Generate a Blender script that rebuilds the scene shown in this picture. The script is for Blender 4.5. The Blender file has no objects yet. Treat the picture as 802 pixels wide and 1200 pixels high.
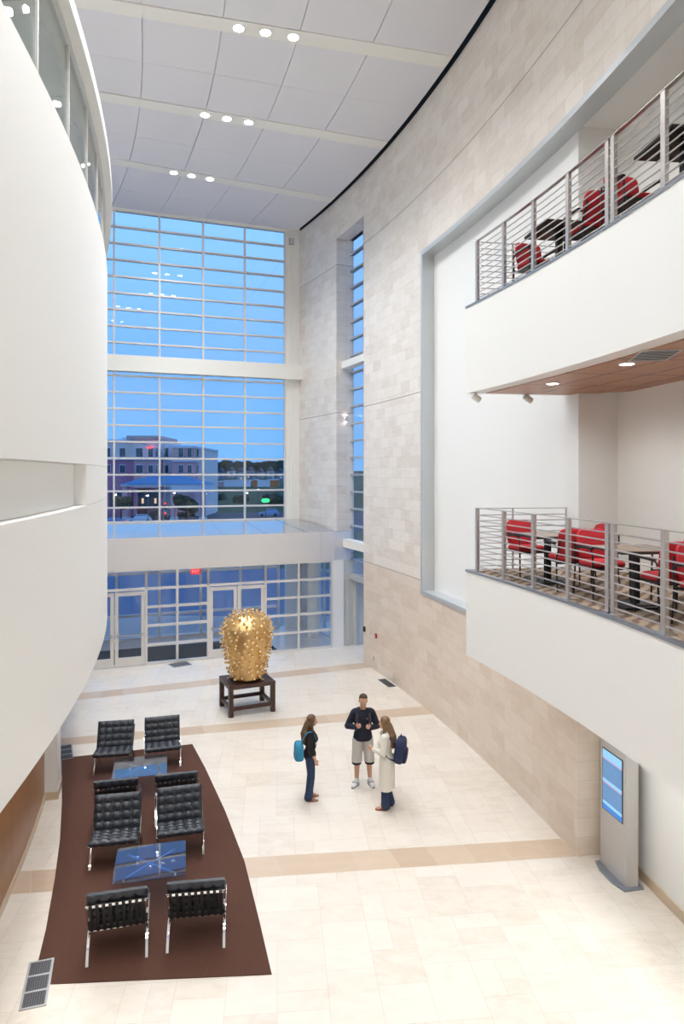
import bpy, bmesh, math, random
from mathutils import Vector, Matrix
random.seed(7)
C = bpy.context.scene.collection
PI = math.pi
FPX, YH, CXP, EYE = 802.0, 556.0, 401.0, 6.2      # focal length, horizon row, centre column, eye height


def px(x, y, z=0.0):
    """ground-plane survey: the point of height z seen at photo pixel (x, y)"""
    Y = FPX * (EYE - z) / (y - YH)
    return Vector(((x - CXP) / FPX * Y, Y, z))


def atY(x, y, Y):
    return Vector(((x - CXP) / FPX * Y, Y, EYE - (y - YH) * Y / FPX))


CW = (-49.74, 2.69)     # centre of the curved stone wall
RW = 54.21
CL = (-47.42, 0.647)    # centre of the curved white wall
RL = 44.644


def P(r, deg, c=CW, z=0.0):
    a = math.radians(deg)
    return Vector((c[0] + r * math.cos(a), c[1] + r * math.sin(a), z))


# ------------------------------------------------------------------ materials
def newmat(name):
    m = bpy.data.materials.new(name)
    m.use_nodes = True
    nt = m.node_tree
    return m, nt, nt.nodes['Principled BSDF']


def N(nt, typ, **kw):
    n = nt.nodes.new(typ)
    for k, v in kw.items():
        setattr(n, k, v)
    return n


def setin(n, **kw):
    for k, v in kw.items():
        n.inputs[k.replace('_', ' ')].default_value = v


def c4(c):
    return (c[0], c[1], c[2], 1.0)


def mat(name, col, rough=0.5, metal=0.0, var=0.0, scale=4.0, bump=0.0, bscale=60.0, spec=None, emit=None, estr=0.0, coat=0.0):
    m, nt, b = newmat(name)
    b.inputs['Base Color'].default_value = c4(col)
    b.inputs['Roughness'].default_value = rough
    b.inputs['Metallic'].default_value = metal
    if spec is not None:
        b.inputs['Specular IOR Level'].default_value = spec
    if coat:
        b.inputs['Coat Weight'].default_value = coat
    if emit is not None:
        b.inputs['Emission Color'].default_value = c4(emit)
        b.inputs['Emission Strength'].default_value = estr
    tc = N(nt, 'ShaderNodeTexCoord')
    if var > 0:
        no = N(nt, 'ShaderNodeTexNoise')
        setin(no, Scale=scale, Detail=4.0)
        nt.links.new(tc.outputs['Object'], no.inputs['Vector'])
        r = N(nt, 'ShaderNodeMix', data_type='RGBA')
        r.inputs[6].default_value = c4([max(0, x * (1 - var)) for x in col])
        r.inputs[7].default_value = c4([min(1, x * (1 + var)) for x in col])
        nt.links.new(no.outputs['Fac'], r.inputs[0])
        nt.links.new(r.outputs[2], b.inputs['Base Color'])
    if bump > 0:
        no2 = N(nt, 'ShaderNodeTexNoise')
        setin(no2, Scale=bscale, Detail=3.0)
        nt.links.new(tc.outputs['Object'], no2.inputs['Vector'])
        bp = N(nt, 'ShaderNodeBump')
        setin(bp, Strength=bump, Distance=0.02)
        nt.links.new(no2.outputs['Fac'], bp.inputs['Height'])
        nt.links.new(bp.outputs['Normal'], b.inputs['Normal'])
    return m


def glass_mat(name, tint, refl=1.0, base=0.04):
    m, nt, b = newmat(name)
    nt.nodes.remove(b)
    out = nt.nodes['Material Output']
    tr = N(nt, 'ShaderNodeBsdfTransparent')
    tr.inputs['Color'].default_value = c4(tint)
    gl = N(nt, 'ShaderNodeBsdfGlossy')
    gl.inputs['Roughness'].default_value = 0.01
    lw = N(nt, 'ShaderNodeLayerWeight')
    lw.inputs['Blend'].default_value = 0.5
    pw = N(nt, 'ShaderNodeMath', operation='POWER')
    pw.inputs[1].default_value = 5.0
    nt.links.new(lw.outputs['Facing'], pw.inputs[0])
    ma = N(nt, 'ShaderNodeMath', operation='MULTIPLY_ADD', use_clamp=True)
    ma.inputs[1].default_value = (1 - base) * refl
    ma.inputs[2].default_value = base
    nt.links.new(pw.outputs[0], ma.inputs[0])
    mx = N(nt, 'ShaderNodeMixShader')
    nt.links.new(ma.outputs[0], mx.inputs[0])
    nt.links.new(tr.outputs[0], mx.inputs[1])
    nt.links.new(gl.outputs[0], mx.inputs[2])
    nt.links.new(mx.outputs[0], out.inputs['Surface'])
    return m


def tile_mat(name, cols, bw, bh, mortar, rough, coord='UV', rot=0.0, joint=None, msize=0.004, seams=(), low=None, squash=1.0, vein=0.25, sub=None, coat=0.0):
    """travertine laid in courses: tone per tile, cloudy veining, thin joints"""
    m, nt, b = newmat(name)
    tc = N(nt, 'ShaderNodeTexCoord')
    mp = N(nt, 'ShaderNodeMapping')
    mp.inputs['Rotation'].default_value = (0, 0, rot)
    nt.links.new(tc.outputs[coord], mp.inputs['Vector'])
    br = N(nt, 'ShaderNodeTexBrick', offset=0.5, squash=squash, squash_frequency=2)
    setin(br, Scale=1.0, Mortar_Size=msize, Mortar_Smooth=0.1, Bias=0.0, Brick_Width=bw, Row_Height=bh)
    br.inputs['Color1'].default_value = (0, 0, 0, 1)
    br.inputs['Color2'].default_value = (1, 1, 1, 1)
    br.inputs['Mortar'].default_value = (0.5, 0.5, 0.5, 1)
    nt.links.new(mp.outputs[0], br.inputs['Vector'])
    n1 = N(nt, 'ShaderNodeTexNoise')
    setin(n1, Scale=2.3, Detail=6.0, Roughness=0.62, Distortion=0.5)
    mp2 = N(nt, 'ShaderNodeMapping')
    mp2.inputs['Scale'].default_value = (1.0, 2.6, 1.0)
    nt.links.new(tc.outputs[coord], mp2.inputs['Vector'])
    nt.links.new(mp2.outputs[0], n1.inputs['Vector'])
    mixv = N(nt, 'ShaderNodeMix', data_type='RGBA')
    mixv.inputs[0].default_value = vein * 2
    nt.links.new(br.outputs['Color'], mixv.inputs[6])
    nt.links.new(n1.outputs['Fac'], mixv.inputs[7])
    rp = N(nt, 'ShaderNodeValToRGB')
    e = rp.color_ramp.elements
    e[0].position = 0.05
    e[0].color = c4(cols[0])
    e[1].position = 0.95
    e[1].color = c4(cols[2])
    e2 = e.new(0.5)
    e2.color = c4(cols[1])
    nt.links.new(mixv.outputs[2], rp.inputs['Fac'])
    col = rp.outputs['Color']
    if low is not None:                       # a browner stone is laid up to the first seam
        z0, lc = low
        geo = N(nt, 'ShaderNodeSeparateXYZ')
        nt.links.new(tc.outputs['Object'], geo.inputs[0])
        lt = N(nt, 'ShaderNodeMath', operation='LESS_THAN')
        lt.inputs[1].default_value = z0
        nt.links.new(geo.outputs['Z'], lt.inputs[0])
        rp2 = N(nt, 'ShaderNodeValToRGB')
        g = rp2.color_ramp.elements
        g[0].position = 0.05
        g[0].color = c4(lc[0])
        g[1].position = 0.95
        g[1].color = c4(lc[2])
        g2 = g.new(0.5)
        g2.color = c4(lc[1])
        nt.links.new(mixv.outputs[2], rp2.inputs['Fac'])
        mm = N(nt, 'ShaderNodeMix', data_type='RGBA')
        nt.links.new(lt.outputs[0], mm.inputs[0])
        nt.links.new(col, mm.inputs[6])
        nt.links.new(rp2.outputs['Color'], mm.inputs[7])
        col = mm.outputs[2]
        for s in seams:                       # open joints between storeys
            cmpn = N(nt, 'ShaderNodeMath', operation='COMPARE')
            cmpn.inputs[1].default_value = s
            cmpn.inputs[2].default_value = 0.014
            nt.links.new(geo.outputs['Z'], cmpn.inputs[0])
            ms = N(nt, 'ShaderNodeMix', data_type='RGBA')
            nt.links.new(cmpn.outputs[0], ms.inputs[0])
            nt.links.new(col, ms.inputs[6])
            ms.inputs[7].default_value = (0.40, 0.34, 0.28, 1)
            col = ms.outputs[2]
    mj = N(nt, 'ShaderNodeMix', data_type='RGBA')
    nt.links.new(br.outputs['Fac'], mj.inputs[0])
    nt.links.new(col, mj.inputs[6])
    mj.inputs[7].default_value = c4(mortar)
    nt.links.new(mj.outputs[2], b.inputs['Base Color'])
    b.inputs['Roughness'].default_value = rough
    if coat:
        b.inputs['Coat Weight'].default_value = coat
        b.inputs['Coat Roughness'].default_value = 0.12
    return m


def grid_mat(name, col, col2, w, h, line, lw, rough, coord='UV', grain=True):
    """wood veneer panels with dark joints"""
    m, nt, b = newmat(name)
    tc = N(nt, 'ShaderNodeTexCoord')
    br = N(nt, 'ShaderNodeTexBrick', offset=0.0)
    setin(br, Scale=1.0, Mortar_Size=lw, Mortar_Smooth=0.0, Brick_Width=w, Row_Height=h)
    br.inputs['Color1'].default_value = (0.25, 0.25, 0.25, 1)
    br.inputs['Color2'].default_value = (0.75, 0.75, 0.75, 1)
    nt.links.new(tc.outputs[coord], br.inputs['Vector'])
    mp = N(nt, 'ShaderNodeMapping')
    mp.inputs['Scale'].default_value = (1.2, 22.0, 1.0) if grain else (1, 1, 1)
    nt.links.new(tc.outputs[coord], mp.inputs['Vector'])
    no = N(nt, 'ShaderNodeTexNoise')
    setin(no, Scale=1.5, Detail=5.0)
    nt.links.new(mp.outputs[0], no.inputs['Vector'])
    mv = N(nt, 'ShaderNodeMix', data_type='RGBA')
    mv.inputs[0].default_value = 0.6
    nt.links.new(br.outputs['Color'], mv.inputs[6])
    nt.links.new(no.outputs['Fac'], mv.inputs[7])
    mx = N(nt, 'ShaderNodeMix', data_type='RGBA')
    nt.links.new(mv.outputs[2], mx.inputs[0])
    mx.inputs[6].default_value = c4(col)
    mx.inputs[7].default_value = c4(col2)
    mj = N(nt, 'ShaderNodeMix', data_type='RGBA')
    nt.links.new(br.outputs['Fac'], mj.inputs[0])
    nt.links.new(mx.outputs[2], mj.inputs[6])
    mj.inputs[7].default_value = c4(line)
    nt.links.new(mj.outputs[2], b.inputs['Base Color'])
    b.inputs['Roughness'].default_value = rough
    return m


M = {}
M['white'] = mat('white_paint', (0.845, 0.843, 0.826), 0.6)
M['cream'] = mat('cream_paint', (0.83, 0.815, 0.765), 0.55)
M['alcove'] = mat('warm_white_paint', (0.83, 0.815, 0.775), 0.6)
M['ceil'] = mat('ceiling_board', (0.75, 0.74, 0.77), 0.7, bump=0.05, bscale=200)
M['ceil_gap'] = mat('ceiling_joint', (0.66, 0.65, 0.68), 0.9)
M['ceil_void'] = mat('ceiling_shadow_gap', (0.02, 0.018, 0.016), 0.9)  # near black: the shade of the open gap put into the colour
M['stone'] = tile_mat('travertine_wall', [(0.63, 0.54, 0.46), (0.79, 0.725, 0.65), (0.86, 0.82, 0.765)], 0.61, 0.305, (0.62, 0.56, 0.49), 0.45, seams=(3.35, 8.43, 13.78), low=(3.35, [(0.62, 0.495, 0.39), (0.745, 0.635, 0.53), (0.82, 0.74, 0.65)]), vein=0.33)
M['floor'] = tile_mat('travertine_floor', [(0.66, 0.585, 0.50), (0.755, 0.695, 0.62), (0.81, 0.765, 0.70)], 0.92, 0.46, (0.66, 0.60, 0.525), 0.28, coord='Object', rot=math.radians(-83), squash=0.55, vein=0.34, msize=0.005, coat=0.15)
M['band'] = tile_mat('tan_stone_band', [(0.48, 0.355, 0.25), (0.58, 0.455, 0.34), (0.65, 0.535, 0.42)], 0.62, 3.0, (0.62, 0.52, 0.42), 0.3, vein=0.25)
M['base_stone'] = tile_mat('tan_stone_base', [(0.50, 0.38, 0.26), (0.58, 0.46, 0.33), (0.64, 0.53, 0.41)], 0.8, 3.0, (0.5, 0.42, 0.34), 0.35)
M['wood_ceil'] = grid_mat('wood_ceiling_panels', (0.36, 0.165, 0.085), (0.48, 0.245, 0.135), 1.2, 0.6, (0.09, 0.04, 0.02), 0.02, 0.4)
M['wood_wall'] = grid_mat('wood_wall_panels', (0.27, 0.12, 0.045), (0.36, 0.175, 0.075), 1.2, 5.0, (0.08, 0.035, 0.015), 0.008, 0.35)
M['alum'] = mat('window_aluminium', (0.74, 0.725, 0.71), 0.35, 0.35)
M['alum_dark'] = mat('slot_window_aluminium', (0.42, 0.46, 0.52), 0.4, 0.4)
M['canopy'] = mat('canopy_metal', (0.74, 0.725, 0.73), 0.34, 0.35)
M['canopy_top'] = mat('canopy_top_metal', (0.50, 0.53, 0.58), 0.16, 0.75)
M['jamb'] = mat('jamb_grey_paint', (0.60, 0.59, 0.56), 0.5)
M['void'] = mat('dark_void', (0.008, 0.008, 0.008), 1.0, spec=0.0)
M['frame_metal'] = mat('portal_grey_metal', (0.56, 0.585, 0.60), 0.35, 0.35)
M['steel'] = mat('brushed_steel', (0.60, 0.55, 0.51), 0.36, 0.8)
M['steel_bar'] = mat('brushed_steel_bar', (0.52, 0.49, 0.47), 0.3, 0.85)
M['edge_metal'] = mat('deck_edge_metal', (0.33, 0.35, 0.39), 0.3, 0.6)
M['chrome'] = mat('chrome', (0.85, 0.85, 0.85), 0.08, 1.0)
M['leather'] = mat('black_leather', (0.017, 0.021, 0.030), 0.36, bump=0.15, bscale=150)
M['strap'] = mat('black_strap', (0.01, 0.01, 0.011), 0.5)
M['rug'] = mat('brown_rug', (0.095, 0.037, 0.022), 0.95, var=0.45, scale=60, bump=0.6, bscale=260)
M['glass'] = glass_mat('clear_glass', (0.96, 0.98, 1.0), 1.0, 0.03)
M['glass_rail'] = glass_mat('grey_glass', (0.80, 0.85, 0.84), 1.0, 0.07)
M['glass_table'] = glass_mat('table_glass', (0.72, 0.80, 0.92), 1.6, 0.13)
M['gold'] = mat('lit_polished_gold', (0.92, 0.70, 0.42), 0.26, 1.0, var=0.15, scale=3.0, bump=0.5, bscale=7.0)  # knobs paler than the body, bright lit tips put into the colour
M['gold_body'] = mat('shaded_cast_gold', (0.66, 0.44, 0.20), 0.40, 1.0, var=0.15, scale=3.0, bump=0.5, bscale=7.0)  # same gold darkened: shade between the knobs put into the colour
M['dark_wood'] = mat('dark_stained_wood', (0.055, 0.024, 0.016), 0.4, var=0.3, scale=12)
M['grille'] = mat('grille_dark', (0.05, 0.05, 0.055), 0.6)
M['grille_slat'] = mat('grille_slat', (0.12, 0.12, 0.13), 0.45, 0.5)
M['grille_frame'] = mat('grille_frame', (0.42, 0.42, 0.43), 0.35, 0.5)
M['mat_dark'] = mat('entrance_mat', (0.035, 0.035, 0.04), 0.95, var=0.2, scale=60)
M['red'] = mat('red_upholstery', (0.42, 0.012, 0.020), 0.75, var=0.12, scale=30)
M['black_metal'] = mat('black_metal', (0.012, 0.012, 0.014), 0.4)
M['table_top'] = mat('cafe_table_top', (0.20, 0.15, 0.11), 0.4, var=0.15, scale=10)
M['table_edge'] = mat('cafe_table_edge', (0.02, 0.018, 0.016), 0.5)
M['kiosk'] = mat('kiosk_silver', (0.55, 0.54, 0.53), 0.38, 0.45)
M['kiosk_base'] = mat('kiosk_base', (0.28, 0.30, 0.34), 0.4, 0.5)
M['black'] = mat('black_plastic', (0.012, 0.012, 0.013), 0.35)
M['lampon'] = mat('lit_lamp', (1, 1, 1), 0.5, emit=(1.0, 0.96, 0.90), estr=60.0)
M['lampsoft'] = mat('lit_lamp_soft', (1, 1, 1), 0.5, emit=(1.0, 0.96, 0.90), estr=9.0)
M['plastic_white'] = mat('white_plastic', (0.78, 0.77, 0.74), 0.4)


def carpet_mat():
    m, nt, b = newmat('striped_carpet')
    tc = N(nt, 'ShaderNodeTexCoord')
    mp = N(nt, 'ShaderNodeMapping')
    mp.inputs['Rotation'].default_value = (0, 0, math.radians(35))
    nt.links.new(tc.outputs['Object'], mp.inputs['Vector'])
    w = N(nt, 'ShaderNodeTexWave', wave_type='BANDS')
    setin(w, Scale=1.7, Distortion=6.0, Detail=3.0, Detail_Scale=1.1)
    nt.links.new(mp.outputs[0], w.inputs['Vector'])
    rp = N(nt, 'ShaderNodeValToRGB')
    rp.color_ramp.elements[0].position = 0.15
    rp.color_ramp.elements[0].color = (0.16, 0.10, 0.065, 1)
    rp.color_ramp.elements[1].position = 0.6
    rp.color_ramp.elements[1].color = (0.36, 0.275, 0.20, 1)
    nt.links.new(w.outputs['Fac'], rp.inputs['Fac'])
    nt.links.new(rp.outputs['Color'], b.inputs['Base Color'])
    b.inputs['Roughness'].default_value = 0.95
    return m


M['carpet'] = carpet_mat()


def floor_tile_mat():
    m, nt, b = newmat('travertine_floor_tiles')
    at = N(nt, 'ShaderNodeAttribute', attribute_name='tone')
    tc = N(nt, 'ShaderNodeTexCoord')
    mp = N(nt, 'ShaderNodeMapping')
    mp.inputs['Scale'].default_value = (1.0, 1.9, 1.0)
    mp.inputs['Rotation'].default_value = (0, 0, math.radians(12))
    nt.links.new(tc.outputs['Object'], mp.inputs['Vector'])
    n1 = N(nt, 'ShaderNodeTexNoise')
    setin(n1, Scale=2.6, Detail=7.0, Roughness=0.68, Distortion=0.9)
    nt.links.new(mp.outputs[0], n1.inputs['Vector'])
    mv = N(nt, 'ShaderNodeMix', data_type='RGBA')
    mv.inputs[0].default_value = 0.78
    nt.links.new(at.outputs['Color'], mv.inputs[6])
    nt.links.new(n1.outputs['Fac'], mv.inputs[7])
    rp = N(nt, 'ShaderNodeValToRGB')
    e = rp.color_ramp.elements
    e[0].position = 0.22
    e[0].color = (0.645, 0.565, 0.475, 1)
    e[1].position = 0.78
    e[1].color = (0.79, 0.735, 0.665, 1)
    e2 = e.new(0.47)
    e2.color = (0.74, 0.675, 0.597, 1)
    nt.links.new(mv.outputs[2], rp.inputs['Fac'])
    nt.links.new(rp.outputs['Color'], b.inputs['Base Color'])
    b.inputs['Roughness'].default_value = 0.28
    b.inputs['Coat Weight'].default_value = 0.15
    b.inputs['Coat Roughness'].default_value = 0.12
    return m


M['floor_tiles'] = floor_tile_mat()
M['floor_joint'] = mat('floor_joint', (0.56, 0.49, 0.41), 0.7)


# ------------------------------------------------------------------ mesh builder
class MB:
    def __init__(s):
        s.v = []
        s.f = []
        s.uv = []
        s.mi = []

    def quadset(s, pts, faces, uvs=None, mi=0):
        o = len(s.v)
        s.v += [Vector(p) for p in pts]
        for k, f in enumerate(faces):
            s.f.append([o + i for i in f])
            s.uv.append(uvs[k] if uvs else None)
            s.mi.append(mi)

    def hexa(s, p, mi=0):
        """8 corners: bottom ring (ccw from above) then top ring"""
        s.quadset(p, [(3, 2, 1, 0), (4, 5, 6, 7), (0, 1, 5, 4), (1, 2, 6, 5), (2, 3, 7, 6), (3, 0, 4, 7)], None, mi)

    def box(s, c, size, rz=0.0, mi=0):
        hx, hy, hz = size[0] / 2, size[1] / 2, size[2] / 2
        ca, sa = math.cos(rz), math.sin(rz)
        pts = []
        for z in (-hz, hz):
            for x, y in ((-hx, -hy), (hx, -hy), (hx, hy), (-hx, hy)):
                pts.append(Vector((c[0] + x * ca - y * sa, c[1] + x * sa + y * ca, c[2] + z)))
        s.hexa(pts, mi)

    def bar(s, p0, p1, w, h, up=(0, 0, 1), mi=0):
        """box from p0 to p1, w across, h along up"""
        p0, p1, up = Vector(p0), Vector(p1), Vector(up)
        d = (p1 - p0).normalized()
        side = d.cross(up)
        if side.length < 1e-5:
            side = d.cross(Vector((1, 0, 0)))
        side.normalize()
        u = side.cross(d).normalized()
        a, b = side * w / 2, u * h / 2
        s.quadset([p0 - a - b, p0 + a - b, p0 + a + b, p0 - a + b, p1 - a - b, p1 + a - b, p1 + a + b, p1 - a + b],
                  [(0, 1, 2, 3), (7, 6, 5, 4), (4, 5, 1, 0), (5, 6, 2, 1), (6, 7, 3, 2), (7, 4, 0, 3)], None, mi)

    def ring(s, r0, r1, a0, a1, z0, z1, c=CW, seg=None, mi=0):
        """curved block; uv = (arc length, height)"""
        n = seg or max(1, int(abs(a1 - a0) / 0.6))
        fr = [a0 + (a1 - a0) * i / n for i in range(n + 1)]
        s.strip([P(r0, a, c) for a in fr], [P(r1, a, c) for a in fr], z0, z1, [math.radians(a) * r0 for a in fr], mi)

    def strip(s, inner, outer, z0, z1, arc=None, mi=0):
        """block between two polylines, closed"""
        n = len(inner) - 1
        if arc is None:
            arc = [0.0]
            for i in range(n):
                arc.append(arc[-1] + (inner[i + 1] - inner[i]).length)
        pts = []
        for i in range(n + 1):
            a, b = inner[i], outer[i]
            pts += [(a.x, a.y, z0), (b.x, b.y, z0), (b.x, b.y, z1), (a.x, a.y, z1)]
        F, U = [], []
        for i in range(n):
            o, q = 4 * i, 4 * i + 4
            u0, u1 = arc[i], arc[i + 1]
            w = (outer[i] - inner[i]).length
            F += [(o, q, q + 3, o + 3), (q + 1, o + 1, o + 2, q + 2), (o + 3, q + 3, q + 2, o + 2), (o, o + 1, q + 1, q)]
            U += [[(u0, z0), (u1, z0), (u1, z1), (u0, z1)], [(u1, z0), (u0, z0), (u0, z1), (u1, z1)],
                  [(u0, 0), (u1, 0), (u1, w), (u0, w)], [(u0, 0), (u0, w), (u1, w), (u1, 0)]]
        e = 4 * n
        w0 = (outer[0] - inner[0]).length
        F += [(0, 3, 2, 1), (e, e + 1, e + 2, e + 3)]
        U += [[(arc[0], z0), (arc[0], z1), (arc[0] - w0, z1), (arc[0] - w0, z0)], [(arc[n], z0), (arc[n] + w0, z0), (arc[n] + w0, z1), (arc[n], z1)]]
        s.quadset(pts, F, U, mi)

    def tube(s, path, r, seg=8, mi=0, cap=True):
        path = [Vector(p) for p in path]
        n = len(path)
        rr = r if isinstance(r, (list, tuple)) else [r] * n
        o = len(s.v)
        prev = None
        for i, p in enumerate(path):
            d = (path[min(i + 1, n - 1)] - path[max(i - 1, 0)]).normalized()
            if prev is None:
                a = d.orthogonal().normalized()
            else:
                a = (prev - d * prev.dot(d)).normalized()
            prev = a
            b = d.cross(a)
            for k in range(seg):
                t = 2 * PI * k / seg
                s.v.append(p + (a * math.cos(t) + b * math.sin(t)) * rr[i])
        for i in range(n - 1):
            for k in range(seg):
                k2 = (k + 1) % seg
                s.f.append([o + i * seg + k, o + i * seg + k2, o + (i + 1) * seg + k2, o + (i + 1) * seg + k])
                s.uv.append(None)
                s.mi.append(mi)
        if cap:
            s.f.append([o + k for k in reversed(range(seg))])
            s.f.append([o + (n - 1) * seg + k for k in range(seg)])
            s.uv += [None, None]
            s.mi += [mi, mi]

    def lathe(s, prof, c=(0, 0, 0), seg=24, mi=0, axis=None):
        """profile [(r, z)] about z through c, closed at the ends"""
        o = len(s.v)
        n = len(prof)
        R = Matrix.Identity(3) if axis is None else Vector((0, 0, 1)).rotation_difference(Vector(axis)).to_matrix()
        for r, z in prof:
            for k in range(seg):
                t = 2 * PI * k / seg
                s.v.append(Vector(c) + R @ Vector((max(r, 1e-4) * math.cos(t), max(r, 1e-4) * math.sin(t), z)))
        for i in range(n - 1):
            for k in range(seg):
                k2 = (k + 1) % seg
                s.f.append([o + i * seg + k, o + i * seg + k2, o + (i + 1) * seg + k2, o + (i + 1) * seg + k])
                s.uv.append(None)
                s.mi.append(mi)
        s.f.append([o + k for k in reversed(range(seg))])
        s.f.append([o + (n - 1) * seg + k for k in range(seg)])
        s.uv += [None, None]
        s.mi += [mi, mi]

    def ribbon(s, path, w, t, axis=(1, 0, 0), mi=0):
        """flat bar swept along a path: w wide along axis, t thick"""
        path = [Vector(p) for p in path]
        ax = Vector(axis)
        n = len(path)
        o = len(s.v)
        for i, p in enumerate(path):
            d = (path[min(i + 1, n - 1)] - path[max(i - 1, 0)]).normalized()
            nn = d.cross(ax).normalized()
            for a, b in ((-1, -1), (1, -1), (1, 1), (-1, 1)):
                s.v.append(p + ax * (a * w / 2) + nn * (b * t / 2))
        for i in range(n - 1):
            for k in range(4):
                k2 = (k + 1) % 4
                s.f.append([o + i * 4 + k, o + i * 4 + k2, o + i * 4 + 4 + k2, o + i * 4 + 4 + k])
                s.uv.append(None)
                s.mi.append(mi)
        s.f.append([o + 3, o + 2, o + 1, o])
        e = o + (n - 1) * 4
        s.f.append([e, e + 1, e + 2, e + 3])
        s.uv += [None, None]
        s.mi += [mi, mi]

    def poly(s, pts, z0, z1, mi=0):
        """prism over a plan outline"""
        n = len(pts)
        o = len(s.v)
        for z in (z0, z1):
            for p in pts:
                s.v.append(Vector((p[0], p[1], z)))
        ar = sum(pts[i][0] * pts[(i + 1) % n][1] - pts[(i + 1) % n][0] * pts[i][1] for i in range(n))
        fs = [list(reversed(range(n))), [n + i for i in range(n)]] + [[i, (i + 1) % n, n + (i + 1) % n, n + i] for i in range(n)]
        if ar < 0:
            fs = [list(reversed(f)) for f in fs]
        for f in fs:
            s.f.append([o + i for i in f])
            s.uv.append(None)
            s.mi.append(mi)

    def xform(s, mtx, start=0):
        for i in range(start, len(s.v)):
            s.v[i] = mtx @ s.v[i]

    def build(s, name, mats, parent=None, smooth=False, angle=35, bevel=0.0, bseg=2):
        me = bpy.data.meshes.new(name)
        me.from_pydata([tuple(v) for v in s.v], [], s.f)
        if any(u is not None for u in s.uv):
            ul = me.uv_layers.new(name='UVMap')
            for p, u in zip(me.polygons, s.uv):
                if u:
                    for li, c in zip(p.loop_indices, u):
                        ul.data[li].uv = c
        for m in (mats if isinstance(mats, (list, tuple)) else [mats]):
            me.materials.append(m)
        me.polygons.foreach_set('material_index', s.mi)
        bm = bmesh.new()
        bm.from_mesh(me)
        bmesh.ops.recalc_face_normals(bm, faces=bm.faces)
        bm.to_mesh(me)
        bm.free()
        if smooth:
            me.shade_smooth()
            me.set_sharp_from_angle(angle=math.radians(angle))
        me.update()
        o = bpy.data.objects.new(name, me)
        C.objects.link(o)
        if parent:
            o.parent = parent
        if bevel:
            b = o.modifiers.new('bevel', 'BEVEL')
            b.width = bevel
            b.segments = bseg
            b.limit_method = 'ANGLE'
        return o


def tag(o, label, cat, group=None, kind=None):
    o['label'] = label
    o['category'] = cat
    if group:
        o['group'] = group
    if kind:
        o['kind'] = kind
    return o


def thing(name, label, cat, loc=(0, 0, 0), rz=0.0, group=None):
    o = bpy.data.objects.new(name, None)
    o.empty_display_size = 0.1
    C.objects.link(o)
    o.location = loc
    o.rotation_euler = (0, 0, rz)
    return tag(o, label, cat, group)


def struct(o, label=None):
    o['kind'] = 'structure'
    if label:
        o['label'] = label
    return o


def copy_tree(o, parent=None):
    c = o.copy()
    C.objects.link(c)
    if parent:
        c.parent = parent
    for ch in list(o.children):
        copy_tree(ch, c)
    return c


def place(proto, first, loc, rz, label, group=None):
    """first time the prototype itself, later a copy of it and of its parts"""
    o = proto if first else copy_tree(proto)
    o.location = loc
    o.rotation_euler = (0, 0, rz)
    o['label'] = label
    if group:
        o['group'] = group
    return o


def lamp(name, loc, power, size=0.2, spread=150, color=(0.965, 0.99, 1.0), target=None):
    l = bpy.data.lights.new(name, 'AREA')
    l.shape = 'DISK'
    l.size = size
    l.energy = power
    l.color = color
    l.spread = math.radians(spread)
    o = bpy.data.objects.new(name, l)
    C.objects.link(o)
    o.location = loc
    if target is not None:
        o.rotation_euler = (Vector(target) - Vector(loc)).to_track_quat('-Z', 'Y').to_euler()
    return o
# ================================================================== THE SETTING
CEIL = 16.1
V2 = lambda x, y: Vector((x, y, 0))


def lineY(p, d, u):
    """where the sight line X = u*Y meets the plan line p + t*d"""
    t = (p.x - u * p.y) / (u * d.y - d.x)
    return p + d * t


# ---- floor
fl = MB()
fl.poly([(-14, -5.5), (6.5, -5.5), (6.5, 24), (1.2, 30.0), (-14, 30.0)], -0.3, 0.0)
floor = struct(fl.build('floor', M['floor_joint']))
# stone tiles of four sizes laid in a running random pattern on a .305 m module
rt = random.Random(5)
UN = 0.305
NA, NB = 72, 122
used = [[False] * NB for _ in range(NA)]
tl_ = MB()
tones = []
fa = math.radians(5.5)
org = V2(-13.6, -5.0)
ex, ey = V2(math.cos(fa), math.sin(fa)), V2(-math.sin(fa), math.cos(fa))
for j in range(NB):
    for i in range(NA):
        if used[i][j]:
            continue
        for (a, b_) in rt.sample([(2, 2), (2, 2), (2, 3), (1, 2), (2, 1), (3, 2)], 6) + [(1, 1)]:
            if i + a <= NA and j + b_ <= NB and all(not used[i + k][j + l] for k in range(a) for l in range(b_)):
                break
        for k in range(a):
            for l in range(b_):
                used[i + k][j + l] = True
        g_ = 0.0022
        c0 = [(i * UN + g_, j * UN + g_), ((i + a) * UN - g_, j * UN + g_), ((i + a) * UN - g_, (j + b_) * UN - g_), (i * UN + g_, (j + b_) * UN - g_)]
        q4 = [org + ex * x + ey * y for x, y in c0]
        if not all(-13.5 < p.x < 6.3 and -5.3 < p.y < 29.0 and p.y - 0.8 * (p.x + 1) < 29.5 for p in q4):
            continue
        tl_.quadset([(p.x, p.y, 0.0016) for p in q4], [(0, 1, 2, 3)])
        tones.append(rt.random())
tiles = tl_.build('tiles', M['floor_tiles'], floor)
ca = tiles.data.color_attributes.new('tone', 'FLOAT_COLOR', 'CORNER')
for p_, t_ in zip(tiles.data.polygons, tones):
    for li in p_.loop_indices:
        ca.data[li].color = (t_, t_, t_, 1)
bands = [((90, 820.6), (434.9, 782.3), (93, 812.8), (427.2, 776.6)), ((62, 875.0), (507.7, 836.8), (62, 866.2), (496, 827.8)), ((10, 1048.3), (677.2, 1003.4), (12, 1022.0), (656.6, 983.0))]
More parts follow.
